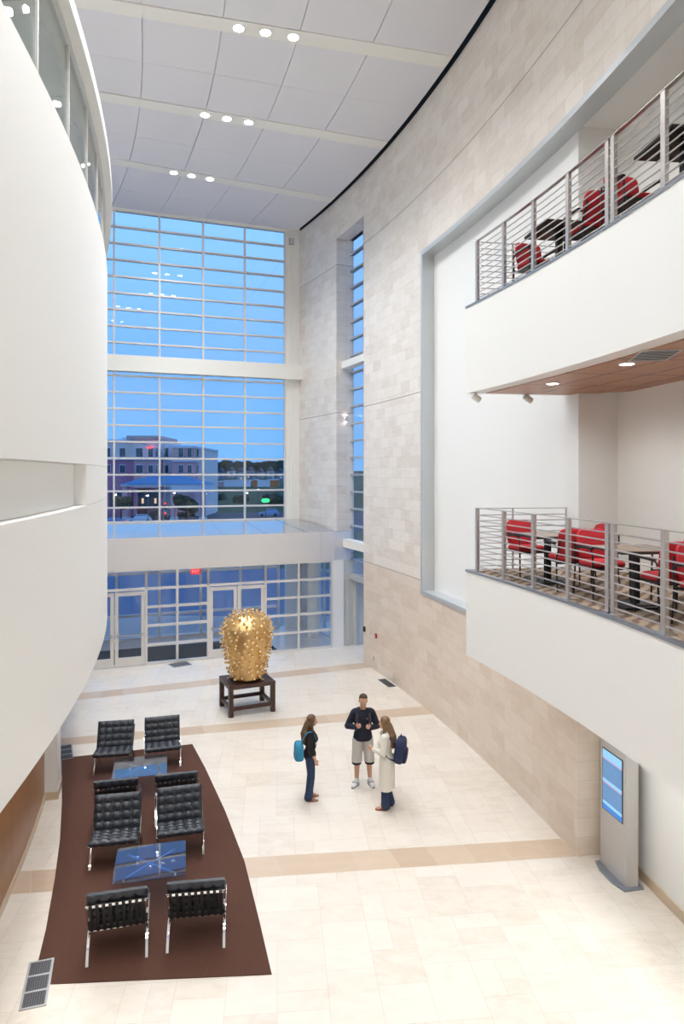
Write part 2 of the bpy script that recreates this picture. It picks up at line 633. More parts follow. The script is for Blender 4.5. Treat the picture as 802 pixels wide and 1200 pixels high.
for i, (a, b, c, d) in enumerate(bands):
    m = MB()
    a, b, c, d = (px(*q) for q in (a, b, c, d))
    if i < 1:
        e = (a - b).normalized() * 2.2
        a, c = a + e, c + e
    n = 12
    w = (c - a).length
    m.strip([a.lerp(b, k / n) for k in range(n + 1)], [c.lerp(d, k / n) for k in range(n + 1)], -0.05, 0.003)
    struct(m.build('trim_%d' % (i + 1), M['band']))

# ---- curved stone wall on the right, with the tall slot and the big portal left open
w = MB()
ZT = 16.35
T0, T1 = RW, RW + 0.69
w.ring(T0, T1, 23.96, 28.6, 3.10, 16.09)
w.ring(T0, T1, 23.96, 24.35, 0, 3.10)
w.ring(T0, T1, 27.5, 28.6, 0, 3.10)
w.ring(T0, T1, 21.45, 23.96, 14.72, 16.09)
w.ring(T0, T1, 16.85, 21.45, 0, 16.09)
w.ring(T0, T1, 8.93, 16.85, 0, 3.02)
w.ring(T0, T1, -8.5, 16.85, 12.17, 16.09)
struct(w.build('wall_right', M['stone']))
w = MB()
w.ring(T0, T1, -8.5, 28.6, 16.09, ZT)
struct(w.build('trim_24', M['ceil_void']))  # added black strip instead of stone, painting the shade above the ceiling edge

# ---- grey metal portal lining
m = MB()
LIP, REV = 0.10, 0.32
m.ring(RW - 0.03, RW + REV, 16.72, 16.85, 3.02, 12.17)
fr = MB()
fr.ring(RW - 0.03, RW + REV, 16.73, 16.86, 3.0, 12.19)
fr.ring(RW - 0.03, RW + REV, -8.5, 16.86, 12.07, 12.19)
fr.ring(RW - 0.03, RW + REV, 9.4, 16.86, 3.0, 3.10)
struct(fr.build('trim_4', M['frame_metal']))

# ---- white wall inside the portal, pier and alcove walls
m = MB()
m.ring(RW + REV, RW + 1.2, 9.5, 16.80, 3.05, 12.15, mi=0)
struct(m.build('wall_portal', M['white']))
m = MB()
m.ring(RW + 1.05, RW + 1.3, -8.5, 9.5, 3.05, 12.3)
struct(m.build('wall_alcove', M['alcove']))
m = MB()
m.ring(RW + 0.69, RW + 1.3, -8.5, 8.93, 0, 3.1)
struct(m.build('wall_right_lower', M['white']))
m = MB()
m.ring(RW + 0.66, RW + 0.70, -8.5, 8.90, 0, 0.15)
struct(m.build('baseboard_right', M['base_stone']))
m = MB()
m.ring(RW + 0.3, RW + 1.3, -8.5, 9.5, 12.17, 12.35)
m.ring(RW - 0.0, RW + 1.05, -8.5, 9.5, 12.15, 12.17)
struct(m.build('ceiling_alcove', M['white']))


# ---- two balcony decks
def RB(a):
    return 53.30 - 0.0061 * a * a if a > 0 else 53.30


ANG = [10.0 - i * 0.75 for i in range(25)]       # 10.0 .. -8.0


def deck(z0, z1, n):
    m = MB()
    m.strip([P(RB(a), a) for a in ANG], [P(RW + 1.1 if a < 9.5 else RW + 0.34, a) for a in ANG], z0, z1)
    struct(m.build('balcony_%s' % n, M['white']))
    e = MB()
    e.strip([P(RB(a) - 0.012, a) for a in ANG], [P(RB(a) + 0.07, a) for a in ANG], z1 - 0.028, z1 + 0.006)
    e.strip([P(RB(10.0) - 0.012, 10.0), P(RW + 0.3, 10.0)], [P(RB(10.0) - 0.012, 10.02), P(RW + 0.3, 10.02)], z1 - 0.028, z1 + 0.006)
    struct(e.build('trim_balcony_%s' % n, M['edge_metal']))
    c = MB()
    c.strip([P(RB(a) + 0.075, a) for a in ANG], [P(RW + 1.04 if a < 9.5 else RW + 0.31, a) for a in ANG], z1 - 0.002, z1 + 0.004)
    struct(c.build('floor_balcony_%s' % n, M['carpet']))


deck(3.08, 4.55, 'lower')
deck(7.60, 9.10, 'upper')
m = MB()
A2 = [9.8 - i * 0.7 for i in range(26)]
m.strip([P(RB(a) + 0.27, a) for a in A2], [P(RW + 1.06 if a < 9.5 else RW + 0.31, a) for a in A2], 7.588, 7.602)
struct(m.build('ceiling_wood', M['wood_ceil']))

# ---- left curved white wall with its niche
a_lo, a_hi, a_n = -7.5, 33.6, 12.36
m = MB()
m.ring(RL - 0.30, RL, a_lo, a_hi, 3.10, 5.737, CL)
m.ring(RL - 0.30, RL, a_n, a_hi, 5.743, 6.347, CL)
m.ring(RL - 0.40, RL - 0.30, a_lo, a_hi, 3.10, 10.5, CL)
m.ring(RL - 0.30, RL - 0.17, a_lo, a_n, 5.743, 6.347, CL)
m.ring(RL - 0.30, RL, a_lo, a_hi, 6.353, 10.55, CL)
struct(m.build('wall_left', M['white'], smooth=True, angle=20))
m = MB()
m.ring(42.0, RL - 0.40, a_lo, a_hi, 3.10, 3.25, CL)
struct(m.build('ceiling_left_soffit', M['white']))
m = MB()
m.ring(43.3, 43.55, a_lo, 16.5, 0, 3.1, CL)
struct(m.build('wall_left_wood', M['wood_wall']))
m = MB()
m.ring(42.9, 43.78, 16.5, 17.35, 0, 3.1, CL)
m.ring(42.3, 42.6, 17.35, a_hi + 0.6, 0, 3.1, CL)
struct(m.build('wall_left_pier', M['white']))
m = MB()
m.ring(42.85, 43.80, 16.47, 17.38, 0, 0.15, CL)
m.ring(43.54, 43.57, a_lo, 16.47, 0, 0.12, CL)
struct(m.build('baseboard_left', M['base_stone']))
# storey behind the upper glass
m = MB()
m.ring(40.0, RL - 0.3, a_lo, a_hi, 10.35, 10.5, CL)
m.ring(39.8, 40.0, a_lo, a_hi, 10.35, 12.1, CL)
struct(m.build('wall_left_gallery', M['alcove']))
m = MB()
m.ring(42.2, RL + 0.10, a_lo, a_hi, 12.02, 12.22, CL)
m.ring(39.9, 42.2, a_lo, a_hi, 12.02, 12.12, CL)
struct(m.build('ceiling_left_gallery', M['white'], smooth=True, angle=20))
m = MB()
m.ring(42.1, 42.3, a_lo, a_hi + 1, 12.2, ZT, CL)
struct(m.build('wall_left_upper', M['white']))
gang = [11.07 + 2.05 * k for k in range(-9, 11)]
g = MB()
f = MB()
for i, a in enumerate(gang):
    if i + 1 < len(gang):
        g.ring(RL - 0.10, RL - 0.088, a + 0.05, gang[i + 1] - 0.05, 10.6, 11.98, CL, seg=4)
    f.ring(RL - 0.115, RL - 0.065, a - 0.022, a + 0.022, 10.55, 12.02, CL, seg=1)
    f.ring(RL - 0.112, RL - 0.070, a + 0.022, a + 0.05, 10.55, 12.02, CL, seg=1, mi=1)
f.ring(RL - 0.16, RL - 0.03, gang[0], gang[-1], 10.55, 10.61, CL)
f.ring(RL - 0.16, RL - 0.03, gang[0], gang[-1], 11.97, 12.02, CL)
wf = struct(f.build('window_1', [M['alum'], M['black']]))
g.build('pane', M['glass_rail'], wf)

# ---- end wall behind the viewer
m = MB()
m.poly([(-14, -5.5), (6.6, -5.5), (6.6, -5.2), (-14, -5.2)], 0, ZT)
struct(m.build('wall_back', M['white']))

# ---- big window wall
W0 = V2(-2.29, 27.70)
WD = V2(-1, -0.367).normalized()
WN = V2(0.367, -1).normalized()       # towards the lobby


def gb(mb, p, d, n, t0, t1, z0, z1, n0, n1, mi=0):
    """box in a glazing plane: along d from t0 to t1, normal offset n0..n1"""
    q = [p + d * t0 + n * n0, p + d * t1 + n * n0, p + d * t1 + n * n1, p + d * t0 + n * n1]
    mb.hexa([(v.x, v.y, z0) for v in q] + [(v.x, v.y, z1) for v in q], mi)


def glazing(name, p, d, n, ts, zs, depth=0.14, fw=0.065, mats='alum', gl='glass', t_out=0.0):
    f, g = MB(), MB()
    for t in ts:
        gb(f, p, d, n, t - fw / 2, t + fw / 2, zs[0], zs[-1], -depth / 2, depth / 2)
    for z in zs:
        gb(f, p, d, n, ts[0], ts[-1], z - fw / 2, z + fw / 2, -depth / 2 + 0.004, depth / 2 - 0.004)
    for i in range(len(ts) - 1):
        for k in range(len(zs) - 1):
            gb(g, p, d, n, ts[i] + fw / 2, ts[i + 1] - fw / 2, zs[k] + fw / 2, zs[k + 1] - fw / 2, -0.012, 0.0)
    o = struct(f.build(name, M[mats]))
    g.build('pane', M[gl], o)
    return o


wt = [0.03 + 1.64 * k for k in range(6)]
zr = lambda k: 6.19 + 0.6155 * k
glazing('window_2', W0, WD, WN, wt, [10.62] + [zr(k) for k in range(8, 16)] + [16.02])
glazing('window_3', W0, WD, WN, wt, [4.42] + [zr(k) for k in range(-2, 7)] + [10.06])
m = MB()
gb(m, W0, WD, WN, -0.74, 9.0, 10.03, 10.62, -0.10, 0.30)
struct(m.build('trim_5', M['cream']))
m = MB()
gb(m, W0, WD, WN, -0.62, 0.0, 0.0, ZT, -0.12, 0.06)
for k in range(4):
    gb(m, W0, WD, WN, -0.57 + 0.14 * k, -0.50 + 0.14 * k, 4.4, 16.0, 0.06, 0.085)
gb(m, W0, WD, WN, -0.62, 9.0, 16.0, ZT, -0.12, 0.08)
struct(m.build('trim_6', M['cream']))

# ---- ceiling: boards between joints, cream strips across
SANG = [14.7, 19.3, 24.0]
UNSEEN = [10.1, 5.5, 0.9, -3.7]
RLN = [42.6, 43.6, 45.3, 47.0, 48.7, 50.4, 52.1, RW - 0.12]


def a_window(r):
    lo, hi = 20.0, 36.0
    for _ in range(40):
        mid = (lo + hi) / 2
        q = P(r, mid)
        if (q - W0).dot(WN) > -0.05:
            lo = mid
        else:
            hi = mid
    return lo


b = MB()
cuts = [-8.5] + sorted(UNSEEN + SANG)
SW = 0.235
for i in range(len(cuts)):
    for k in range(len(RLN) - 1):
        r0, r1 = RLN[k] + 0.008, RLN[k + 1] - 0.008

        def ends(r):
            s0 = cuts[i] + math.degrees(SW / r)
            s1 = cuts[i + 1] - math.degrees(SW / r) if i + 1 < len(cuts) else a_window(r)
            return s0, s1
        (p0, p1), (q0, q1) = ends(r0), ends(r1)
        hv = 2 if k % 2 else 1
        for h in range(2):
            u0, u1 = h / 2, (h + 1) / 2
            g0 = 0.0 if h == 0 else 0.004
            g1 = 0.004 if h == 0 else 0.0
            n = 3
            inner = [P(r0, p0 + (p1 - p0) * (u0 + (u1 - u0) * j / n) + (math.degrees(g0 / r0) if j == 0 else 0) - (math.degrees(g1 / r0) if j == n else 0)) for j in range(n + 1)]
            outer = [P(r1, q0 + (q1 - q0) * (u0 + (u1 - u0) * j / n) + (math.degrees(g0 / r1) if j == 0 else 0) - (math.degrees(g1 / r1) if j == n else 0)) for j in range(n + 1)]
            b.strip(inner, outer, CEIL, CEIL + 0.05)
cb = struct(b.build('ceiling', M['ceil']))
c, c2 = MB(), MB()
for k in range(len(RLN) - 1):
    aw = a_window(RLN[k + 1]) - 0.1
    c.ring(RLN[k], RLN[k + 1] - (0.06 if k == len(RLN) - 2 else 0), -8.5, aw, CEIL + 0.055, CEIL + 0.075)
    c2.ring(RLN[k], RLN[k + 1] + (0.09 if k == len(RLN) - 2 else 0), -8.5, aw, CEIL + 0.16, CEIL + 0.2)
struct(c.build('ceiling_backing', M['ceil_gap']))
struct(c2.build('ceiling_void', M['ceil_void']))  # black sheet standing in for the shade above the boards
STRIPS = {}
for i, a in enumerate(SANG + UNSEEN):
    s = MB()
    dl = math.degrees((SW - 0.012) / 50)
    s.ring(42.6, RW - 0.14, a - dl, a + dl, CEIL - 0.02, CEIL + 0.06, seg=1)
    STRIPS[a] = struct(s.build('trim_%d' % (7 + i), M['cream']))

# ---- slot window in the stone wall
SA0, SA1 = 21.2, 24.2
sp0, sp1 = P(RW + 0.62, SA0), P(RW + 0.62, SA1)
sd = (sp1 - sp0).normalized()
sn = V2(-sd.y, sd.x)
if sn.x > 0:
    sn = -sn
SL = (sp1 - sp0).length
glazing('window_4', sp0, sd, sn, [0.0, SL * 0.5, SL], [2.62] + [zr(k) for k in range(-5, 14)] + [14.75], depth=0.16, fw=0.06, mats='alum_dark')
m = MB()
gb(m, sp0, sd, sn, -0.2, SL + 0.1, 10.03, 10.28, 0.05, 0.40)
gb(m, sp0, sd, sn, -0.2, SL + 0.1, 3.58, 3.86, 0.05, 0.40)
struct(m.build('trim_20', M['cream']))
m = MB()
gb(m, sp0, sd, sn, -0.1, SL + 0.1, 2.40, 2.60, -0.55, 0.10)
struct(m.build('trim_21', M['frame_metal']))
# metal lining of the slot's far side at street level
r0, r1 = P(RW + 0.02, 23.93), P(RW + 1.3, 23.93)
rd = (r1 - r0).normalized()
rn = V2(rd.y, -rd.x)
m = MB()
gb(m, r0, rd, rn, 0.0, 1.3, 0, 3.12, 0.0, 0.04)
gb(m, r0, rd, rn, 0.34, 0.42, 0, 2.42, 0.04, 0.10)
gb(m, r0, rd, rn, 0.62, 0.72, 0, 2.42, 0.04, 0.16)
struct(m.build('trim_22', M['jamb']))
dp0 = P(RW + 1.12, SA0 - 0.3)
dp1 = P(RW + 1.12, SA1)
dd = (dp1 - dp0).normalized()
dn = V2(-dd.y, dd.x)
dn = dn if dn.x < 0 else -dn
L_ = (dp1 - dp0).length
o = glazing('door_1', dp0, dd, dn, [0.0, L_ * 0.5, L_], [0.04, 0.9, 1.66, 2.42], depth=0.1, fw=0.09, mats='frame_metal')
m = MB()
m.ring(RW + 0.69, RW + 1.3, 20.2, 21.2, 0, 3.0)
m.ring(RW + 0.6, RW + 1.3, 20.2, 24.2, 2.6, 2.62)
struct(m.build('wall_slot', M['jamb']))

# ---- storefront, canopy and vestibule
S0 = V2(-0.40, 24.55)
SD = V2(-1, -0.379).normalized()
SN = V2(0.379, -1).normalized()


def st(x):
    q = lineY(S0, SD, (x - CXP) / FPX)
    return (q - S0).dot(SD)


T = {k: st(k) for k in (388.4, 349.7, 311.0, 244.0, 207.7, 171.4)}
DW = T[244.0] - T[311.0]
rows = [0.04, 0.65, 1.27, 1.88, 2.48, 3.10]
glazing('window_5', S0, SD, SN, [T[388.4], T[349.7], T[311.0]], rows, depth=0.13, fw=0.075)
glazing('window_6', S0, SD, SN, [T[244.0], T[207.7], T[171.4]], rows, depth=0.13, fw=0.075)
tl = T[171.4] + DW
glazing('window_7', S0, SD, SN, [tl, tl + 1.05, tl + 2.1, tl + 3.1], rows, depth=0.13, fw=0.075)
glazing('window_8', S0, SD, SN, [T[311.0], T[244.0]], [2.48, 3.10], depth=0.13, fw=0.075)
glazing('window_9', S0, SD, SN, [T[171.4], tl], [2.48, 3.10], depth=0.13, fw=0.075)


def door_leaf(n, t0, t1, hinge_low):
    f, g, h, cl = MB(), MB(), MB(), MB()
    t0, t1 = t0 + 0.045, t1 - 0.012
    if not hinge_low:
        t0, t1 = t0 - 0.033, t1 - 0.033
    gb(f, S0, SD, SN, t0, t0 + 0.11, 0.02, 2.40, -0.03, 0.03)
    gb(f, S0, SD, SN, t1 - 0.11, t1, 0.02, 2.40, -0.03, 0.03)
    gb(f, S0, SD, SN, t0 + 0.11, t1 - 0.11, 0.02, 0.30, -0.029, 0.029)
    gb(f, S0, SD, SN, t0 + 0.11, t1 - 0.11, 2.28, 2.40, -0.029, 0.029)
    gb(g, S0, SD, SN, t0 + 0.11, t1 - 0.11, 0.30, 2.28, -0.006, 0.006)
    gb(h, S0, SD, SN, t0 + 0.06, t1 - 0.06, 1.00, 1.04, 0.05, 0.09)
    gb(h, S0, SD, SN, t0 + 0.05, t0 + 0.09, 0.98, 1.06, 0.03, 0.09)
    gb(h, S0, SD, SN, t1 - 0.09, t1 - 0.05, 0.98, 1.06, 0.03, 0.09)
    e0, e1 = (t0, t0 + 0.4) if hinge_low else (t1 - 0.4, t1)
    gb(cl, S0, SD, SN, e0, e1, 2.30, 2.38, 0.03, 0.09)
    o = struct(f.build('door_%d' % n, M['alum']))
    g.build('pane', M['glass'], o)
    h.build('push_bar', M['steel_bar'], o)
    cl.build('door_closer', M['alum'], o)


mid = (T[311.0] + T[244.0]) / 2
door_leaf(2, T[311.0], mid, True)
door_leaf(3, mid, T[244.0], False)
mid = (T[171.4] + tl) / 2
door_leaf(4, T[171.4], mid, True)
door_leaf(5, mid, tl, False)
m = MB()
gb(m, S0, SD, SN, T[388.4] - 0.46, T[388.4] - 0.03, 0, 3.13, -0.30, 0.05)
struct(m.build('trim_23', M['white']))

m = MB()
fpts = [S0 + SD * 10.5, S0 + SD * (-0.10), V2(0.30, 24.92)]
fpts = [p + SN * 0.07 for p in fpts]
bpts = [W0 + WD * 8.6, W0 + WD * (-0.5), V2(-0.45, 25.1)]
pt = [(p.x, p.y, 3.12) for p in fpts] + [(p.x, p.y, 4.15) for p in fpts] + [(p.x, p.y, 3.12) for p in bpts] + [(p.x, p.y, z) for p, z in zip(bpts, (4.40, 4.40, 4.20))]
m.quadset(pt, [(0, 1, 4, 3), (1, 2, 5, 4)], None, 0)
m.quadset(pt, [(3, 4, 10, 9), (4, 5, 11, 10)], None, 1)
m.quadset(pt, [(6, 7, 1, 0), (7, 8, 2, 1)], None, 2)
m.quadset(pt, [(0, 3, 9, 6), (2, 8, 11, 5), (6, 9, 10, 7), (7, 10, 11, 8)], None, 0)
cano = struct(m.build('entrance_canopy', [M['canopy'], M['canopy_top'], M['white']]))
s = MB()
for k in range(7):
    t = 0.9 + 1.5 * k
    a = S0 + SD * t + SN * 0.06
    b_ = W0 + WD * (t * 0.86 - 0.35)
    s.bar((a.x, a.y, 4.152), (b_.x, b_.y, 4.402), 0.03, 0.02)
s.build('seam', M['canopy_top'], cano)
for t in (0.42, 0.36):
    s2 = MB()
    gb(s2, S0, SD, SN, t - 0.006, t + 0.006, 3.13, 4.14, 0.07, 0.074)
    s2.build('panel_joint', M['frame_metal'], cano)

vt = [0.3 + 1.55 * k for k in range(6)]
glazing('window_10', W0, WD, WN, vt, [0.04, 0.9, 2.48, 3.12], depth=0.14, fw=0.09)
m = MB()
m.lathe([(0.27, 0), (0.27, 3.12)], (-1.06, 26.1, 0), 28)
sv0, sv1 = P(RW + 0.35, 24.35), P(RW + 0.35, 27.5)
svd = (sv1 - sv0).normalized()
svn = V2(-svd.y, svd.x)
svn = svn if svn.x < 0 else -svn
svl = (sv1 - sv0).length
glazing('window_11', sv0, svd, svn, [0.0, svl / 2, svl], [0.04, 0.9, 2.48, 3.10], depth=0.12, fw=0.08)
struct(m.build('vestibule_column', M['cream'], smooth=True))
# ================================================================== LAMPS IN THE CEILING
def downlight(name, label, pos, r, mats, group, cat='downlight', parent=None):
    m = MB()
    m.lathe([(r * 1.22, 0.0), (r * 1.25, 0.012), (r * 1.02, 0.014), (r * 1.02, 0.03)], (0, 0, -0.012), 28)
    l = MB()
    l.lathe([(r, 0.0), (r, 0.012)], (0, 0, -0.014), 28)
    if parent is None:
        o = thing(name, label, cat, pos, 0, group)
        m.build('trim_ring', M['plastic_white'], o, smooth=True)
        l.build('lens', M[mats], o)
        return o
    m.xform(Matrix.Translation(pos))
    l.xform(Matrix.Translation(pos))
    q = m.build('downlight', M['plastic_white'], parent, smooth=True)
    l.build('lens', M[mats], q)


LAMPX = {14.7: [280, 312, 345], 19.3: [240, 266, 292], 24.0: [203, 224, 246]}
LAMPY = {14.7: 34, 19.3: 138, 24.0: 206}
WHICH = {14.7: 'the ceiling strip nearest to us', 19.3: 'the middle ceiling strip', 24.0: 'the ceiling strip nearest to the big window'}
SIDE = ['leftmost of the', 'central one of the', 'rightmost of the']
PW = 88.0
PEND = []
for a in SANG:
    c0 = px(LAMPX[a][1], LAMPY[a], CEIL)
    rm = math.hypot(c0.x - CW[0], c0.y - CW[1])
    for k in range(3):
        cx = px(LAMPX[a][k], LAMPY[a] + (-5, 0, 5)[k] * (0.9 if a < 15 else 0.6), CEIL)
        r = math.hypot(cx.x - CW[0], cx.y - CW[1])
        q = P(r, a, CW, CEIL - 0.022)
        downlight('recessed_downlight', '%s three bright downlights in %s' % (SIDE[k], WHICH[a]), q, 0.115, 'lampon', 'downlights in the ceiling strips')
        lamp('lamp_ceiling', (q.x, q.y, q.z - 0.05), PW, 0.23, 130)
for a in UNSEEN:
    for k in range(3):
        q = P(RW - 5.6 - 0.62 * (1 - k), a, CW, CEIL - 0.022)
        downlight('downlight', '', q, 0.115, 'lampon', None, parent=STRIPS[a])
        lamp('lamp_ceiling', (q.x, q.y, q.z - 0.05), PW * 0.74, 0.23, 130)

# wood ceiling lamps, grille and track heads under the upper balcony
for x, y, lb in ((648, 449, 'small recessed downlight in the wood ceiling near its narrow far end'), (735, 426, 'small recessed downlight in the wood ceiling beside the slotted grille')):
    q = px(x, y, 7.586)
    downlight('recessed_downlight', lb, q, 0.085, 'lampsoft', 'downlights in the wood ceiling')
    lamp('lamp_wood', (q.x, q.y, q.z - 0.05), 24, 0.15, 150)
for a in (3.5, 0.5, -3):
    q = P(RB(a) + 1.0, a, CW, 7.53)
    lamp('lamp_wood', q, 24, 0.15, 150)
gq = [px(x, y, 7.586) for x, y in ((743, 421.5), (757, 411), (793, 411.5), (777, 421.5))]
gc = sum(gq, Vector()) / 4
grz = math.atan2((gq[1] - gq[0]).y, (gq[1] - gq[0]).x)
g = thing('ceiling_grille', 'black slotted air grille in the wood ceiling beside the downlight', 'vent', gc, grz)
gl_, gw_ = 0.72, 0.42
m = MB()
for sx in (-1, 1):
    m.box((sx * gl_ / 2, 0, -0.003), (0.02, gw_, 0.007))
    m.box((0, sx * gw_ / 2, -0.0031), (gl_ + 0.02, 0.02, 0.0072))
m.build('frame', M['frame_metal'], g)
m = MB()
m.box((0, 0, -0.002), (gl_ - 0.02, gw_ - 0.02, 0.004))
m.build('backing', M['void'], g)
for k in range(8):
    m = MB()
    m.box((-gl_ / 2 + gl_ * (k + 0.5) / 8, 0, -0.0052), (0.030, gw_ - 0.03, 0.0025))
    m.build('slat', M['frame_metal'], g)
for x, y, lb in ((563, 463, 'small white spotlight under the outermost corner of the upper balcony'), (613, 463.5, 'small white spotlight under the balcony edge nearer to the wood ceiling')):
    q = px(x, y - 2.5, 7.60)
    q = P(RB(9.9) + 0.12 + (0.95 if x > 600 else 0), 9.86, CW, 7.60)
    o = thing('track_spotlight', lb, 'spotlight', q, 0, 'spotlights under the upper balcony')
    m = MB()
    m.lathe([(0.022, -0.05), (0.022, 0.0)], seg=12)
    m.box((0, 0, -0.004), (0.1, 0.1, 0.008))
    m.build('mount', M['plastic_white'], o)
    m = MB()
    m.lathe([(0.030, -0.09), (0.052, -0.085), (0.056, 0.07), (0.05, 0.075), (0.046, 0.06), (0.01, 0.055)], (0, 0, -0.085), 20, axis=(0.75, 0.25, -0.45))
    m.build('head', M['plastic_white'], o, smooth=True)

# ================================================================== RAILINGS
PA = []
for x in (559.8, 591.0, 625.8, 666.5, 713.2, 719.8, 779.3):
    u = (x - CXP) / FPX
    lo, hi = -5.0, 10.2
    for _ in range(40):
        md = (lo + hi) / 2
        q = P(RB(md) + 0.10, md)
        if q.x / q.y > u:
            lo = md
        else:
            hi = md
    PA.append(lo)
stp = PA[3] - PA[4]
PA += [PA[6] - stp * k for k in (1, 2, 3, 4)]


def railing(z, lab, labe):
    o = thing('balcony_railing', lab, 'railing', (0, 0, 0), 0, 'balcony railings')
    for a in PA:
        m = MB()
        q = P(RB(a) + 0.10, a)
        m.box((q.x, q.y, z + 0.545), (0.045, 0.085, 1.07), math.radians(a) + 0.0)
        p = m.build('post', M['steel'], o)
        m = MB()
        m.box((q.x + 0.01, q.y, z + 0.012), (0.15, 0.20, 0.014), math.radians(a))
        m.build('base_plate', M['steel_bar'], p)
    aa = [PA[0] + (PA[-1] - PA[0]) * k / 24 for k in range(25)]
    m = MB()
    m.ribbon([P(RB(a) + 0.10, a, CW, z + 1.075) for a in aa], 0.012, 0.055, axis=(0, 0, 1))
    m.build('top_rail', M['steel_bar'], o)
    for k in range(10):
        m = MB()
        m.tube([P(RB(a) + 0.088, a, CW, z + 0.09 + 0.0965 * k) for a in aa], 0.0095, 8)
        m.build('rail_bar', M['steel_bar'], o, smooth=True)
    e = thing('end_railing', labe, 'railing', (0, 0, 0), 0, 'railings closing the balcony ends')
    a = PA[0] + 0.02
    r0, r1 = RB(a) + 0.17, RW + 0.24
    for r in (RB(a) + 0.75, r1):
        q = P(r, a)
        m = MB()
        m.box((q.x, q.y, z + 0.54), (0.03, 0.014, 1.07), math.radians(a))
        m.build('post', M['steel'], e)
    m = MB()
    m.bar(P(r0, a, CW, z + 1.068), P(r1, a, CW, z + 1.068), 0.03, 0.012)
    m.build('top_rail', M['steel_bar'], e)
    for k in range(10):
        m = MB()
        m.tube([P(r0, a, CW, z + 0.09 + 0.0965 * k), P(r1, a, CW, z + 0.09 + 0.0965 * k)], 0.008, 8)
        m.build('rail_bar', M['steel_bar'], e, smooth=True)


railing(4.55, 'long curved steel railing of horizontal bars along the lower balcony', 'short steel railing closing the far end of the lower balcony')
railing(9.10, 'long curved steel railing of horizontal bars along the upper balcony', 'short steel railing closing the far end of the upper balcony')


# ================================================================== BALCONY FURNITURE
def make_cafe_chair():
    o = thing('armchair', '', 'chair')
    # faces -y; seat at .46
    def pad(w, d, t, n, crown, z0):
        m = MB()
        rings = []
        for k, (s, zz) in enumerate(((0.86, -t / 2), (0.97, -t * 0.36), (1.0, 0.0), (0.97, t * 0.36), (0.86, t / 2))):
            rings.append([(s * w / 2 * math.copysign(abs(math.cos(a)) ** 0.42, math.cos(a)), s * d / 2 * math.copysign(abs(math.sin(a)) ** 0.42, math.sin(a)), zz) for a in [2 * PI * i / n for i in range(n)]])
        pts = [p for r in rings for p in r]
        pts += [(0, 0, -t / 2), (0, 0, t / 2 + crown)]
        F = []
        for i in range(4):
            for k in range(n):
                F.append((i * n + k, i * n + (k + 1) % n, (i + 1) * n + (k + 1) % n, (i + 1) * n + k))
        for k in range(n):
            F.append((5 * n, (k + 1) % n, k))
            F.append((5 * n + 1, 4 * n + k, 4 * n + (k + 1) % n))
        m.quadset(pts, F)
        return m
    s = pad(0.50, 0.48, 0.08, 32, 0.012, 0)
    s.xform(Matrix.Translation((0, 0, 0.455)))
    s.build('seat', M['red'], o, smooth=True, angle=60)
    b = pad(0.48, 0.42, 0.065, 32, 0.0, 0)
    b.xform(Matrix.Translation((0, 0.255, 0.685)) @ Matrix.Rotation(math.radians(90 - 10), 4, 'X'))
    for i, v in enumerate(b.v):                # the back wraps round the sitter a little
        b.v[i] = v + Vector((0, -0.9 * v.x * v.x, 0))
    b.build('backrest', M['red'], o, smooth=True, angle=60)
    for sx in (-1, 1):
        m = MB()
        x = sx * 0.265
        m.tube([(x, -0.24, 0), (x, -0.235, 0.30), (x, -0.225, 0.60), (x, -0.19, 0.655), (x, -0.12, 0.668), (x, 0.05, 0.665), (x, 0.17, 0.655), (x, 0.22, 0.62)], 0.0125, 10)
        m.build('leg', M['black_metal'], o, smooth=True)
        m = MB()
        m.tube([(x, 0.27, 0), (x, 0.235, 0.25), (x, 0.225, 0.45), (x * 0.93, 0.27, 0.62), (x * 0.86, 0.285, 0.74)], 0.0125, 10)
        m.build('leg', M['black_metal'], o, smooth=True)
        m = MB()
        m.ribbon([(x, -0.22, 0.672), (x, -0.12, 0.684), (x, 0.05, 0.682), (x, 0.16, 0.674)], 0.05, 0.022)
        m.build('armrest', M['black'], o)
    m = MB()
    m.box((0, 0.0, 0.40), (0.44, 0.42, 0.025))
    m.bar((-0.265, -0.23, 0.40), (0.265, -0.23, 0.40), 0.022, 0.022)
    m.bar((-0.265, 0.228, 0.40), (0.265, 0.228, 0.40), 0.022, 0.022)
    m.build('seat_pan', M['black_metal'], o)
    return o


def make_cafe_table():
    o = thing('cafe_table', '', 'table')
    m = MB()
    m.box((0, 0, 0.725), (0.76, 0.76, 0.008))
    m.build('tabletop', M['table_top'], o)
    m = MB()
    m.box((0, 0, 0.706), (0.765, 0.765, 0.032))
    m.build('table_edge', M['table_edge'], o, bevel=0.006)
    m = MB()
    m.box((0, 0, 0.36), (0.085, 0.085, 0.68))
    m.build('column', M['black_metal'], o, bevel=0.006)
    m = MB()
    m.box((0, 0, 0.682), (0.42, 0.42, 0.016))
    m.build('top_plate', M['black_metal'], o)
    m = MB()
    m.box((0, 0, 0.016), (0.52, 0.52, 0.03))
    m.box((0, 0, 0.035), (0.34, 0.34, 0.02))
    m.build('base', M['black_metal'], o, bevel=0.008)
    return o


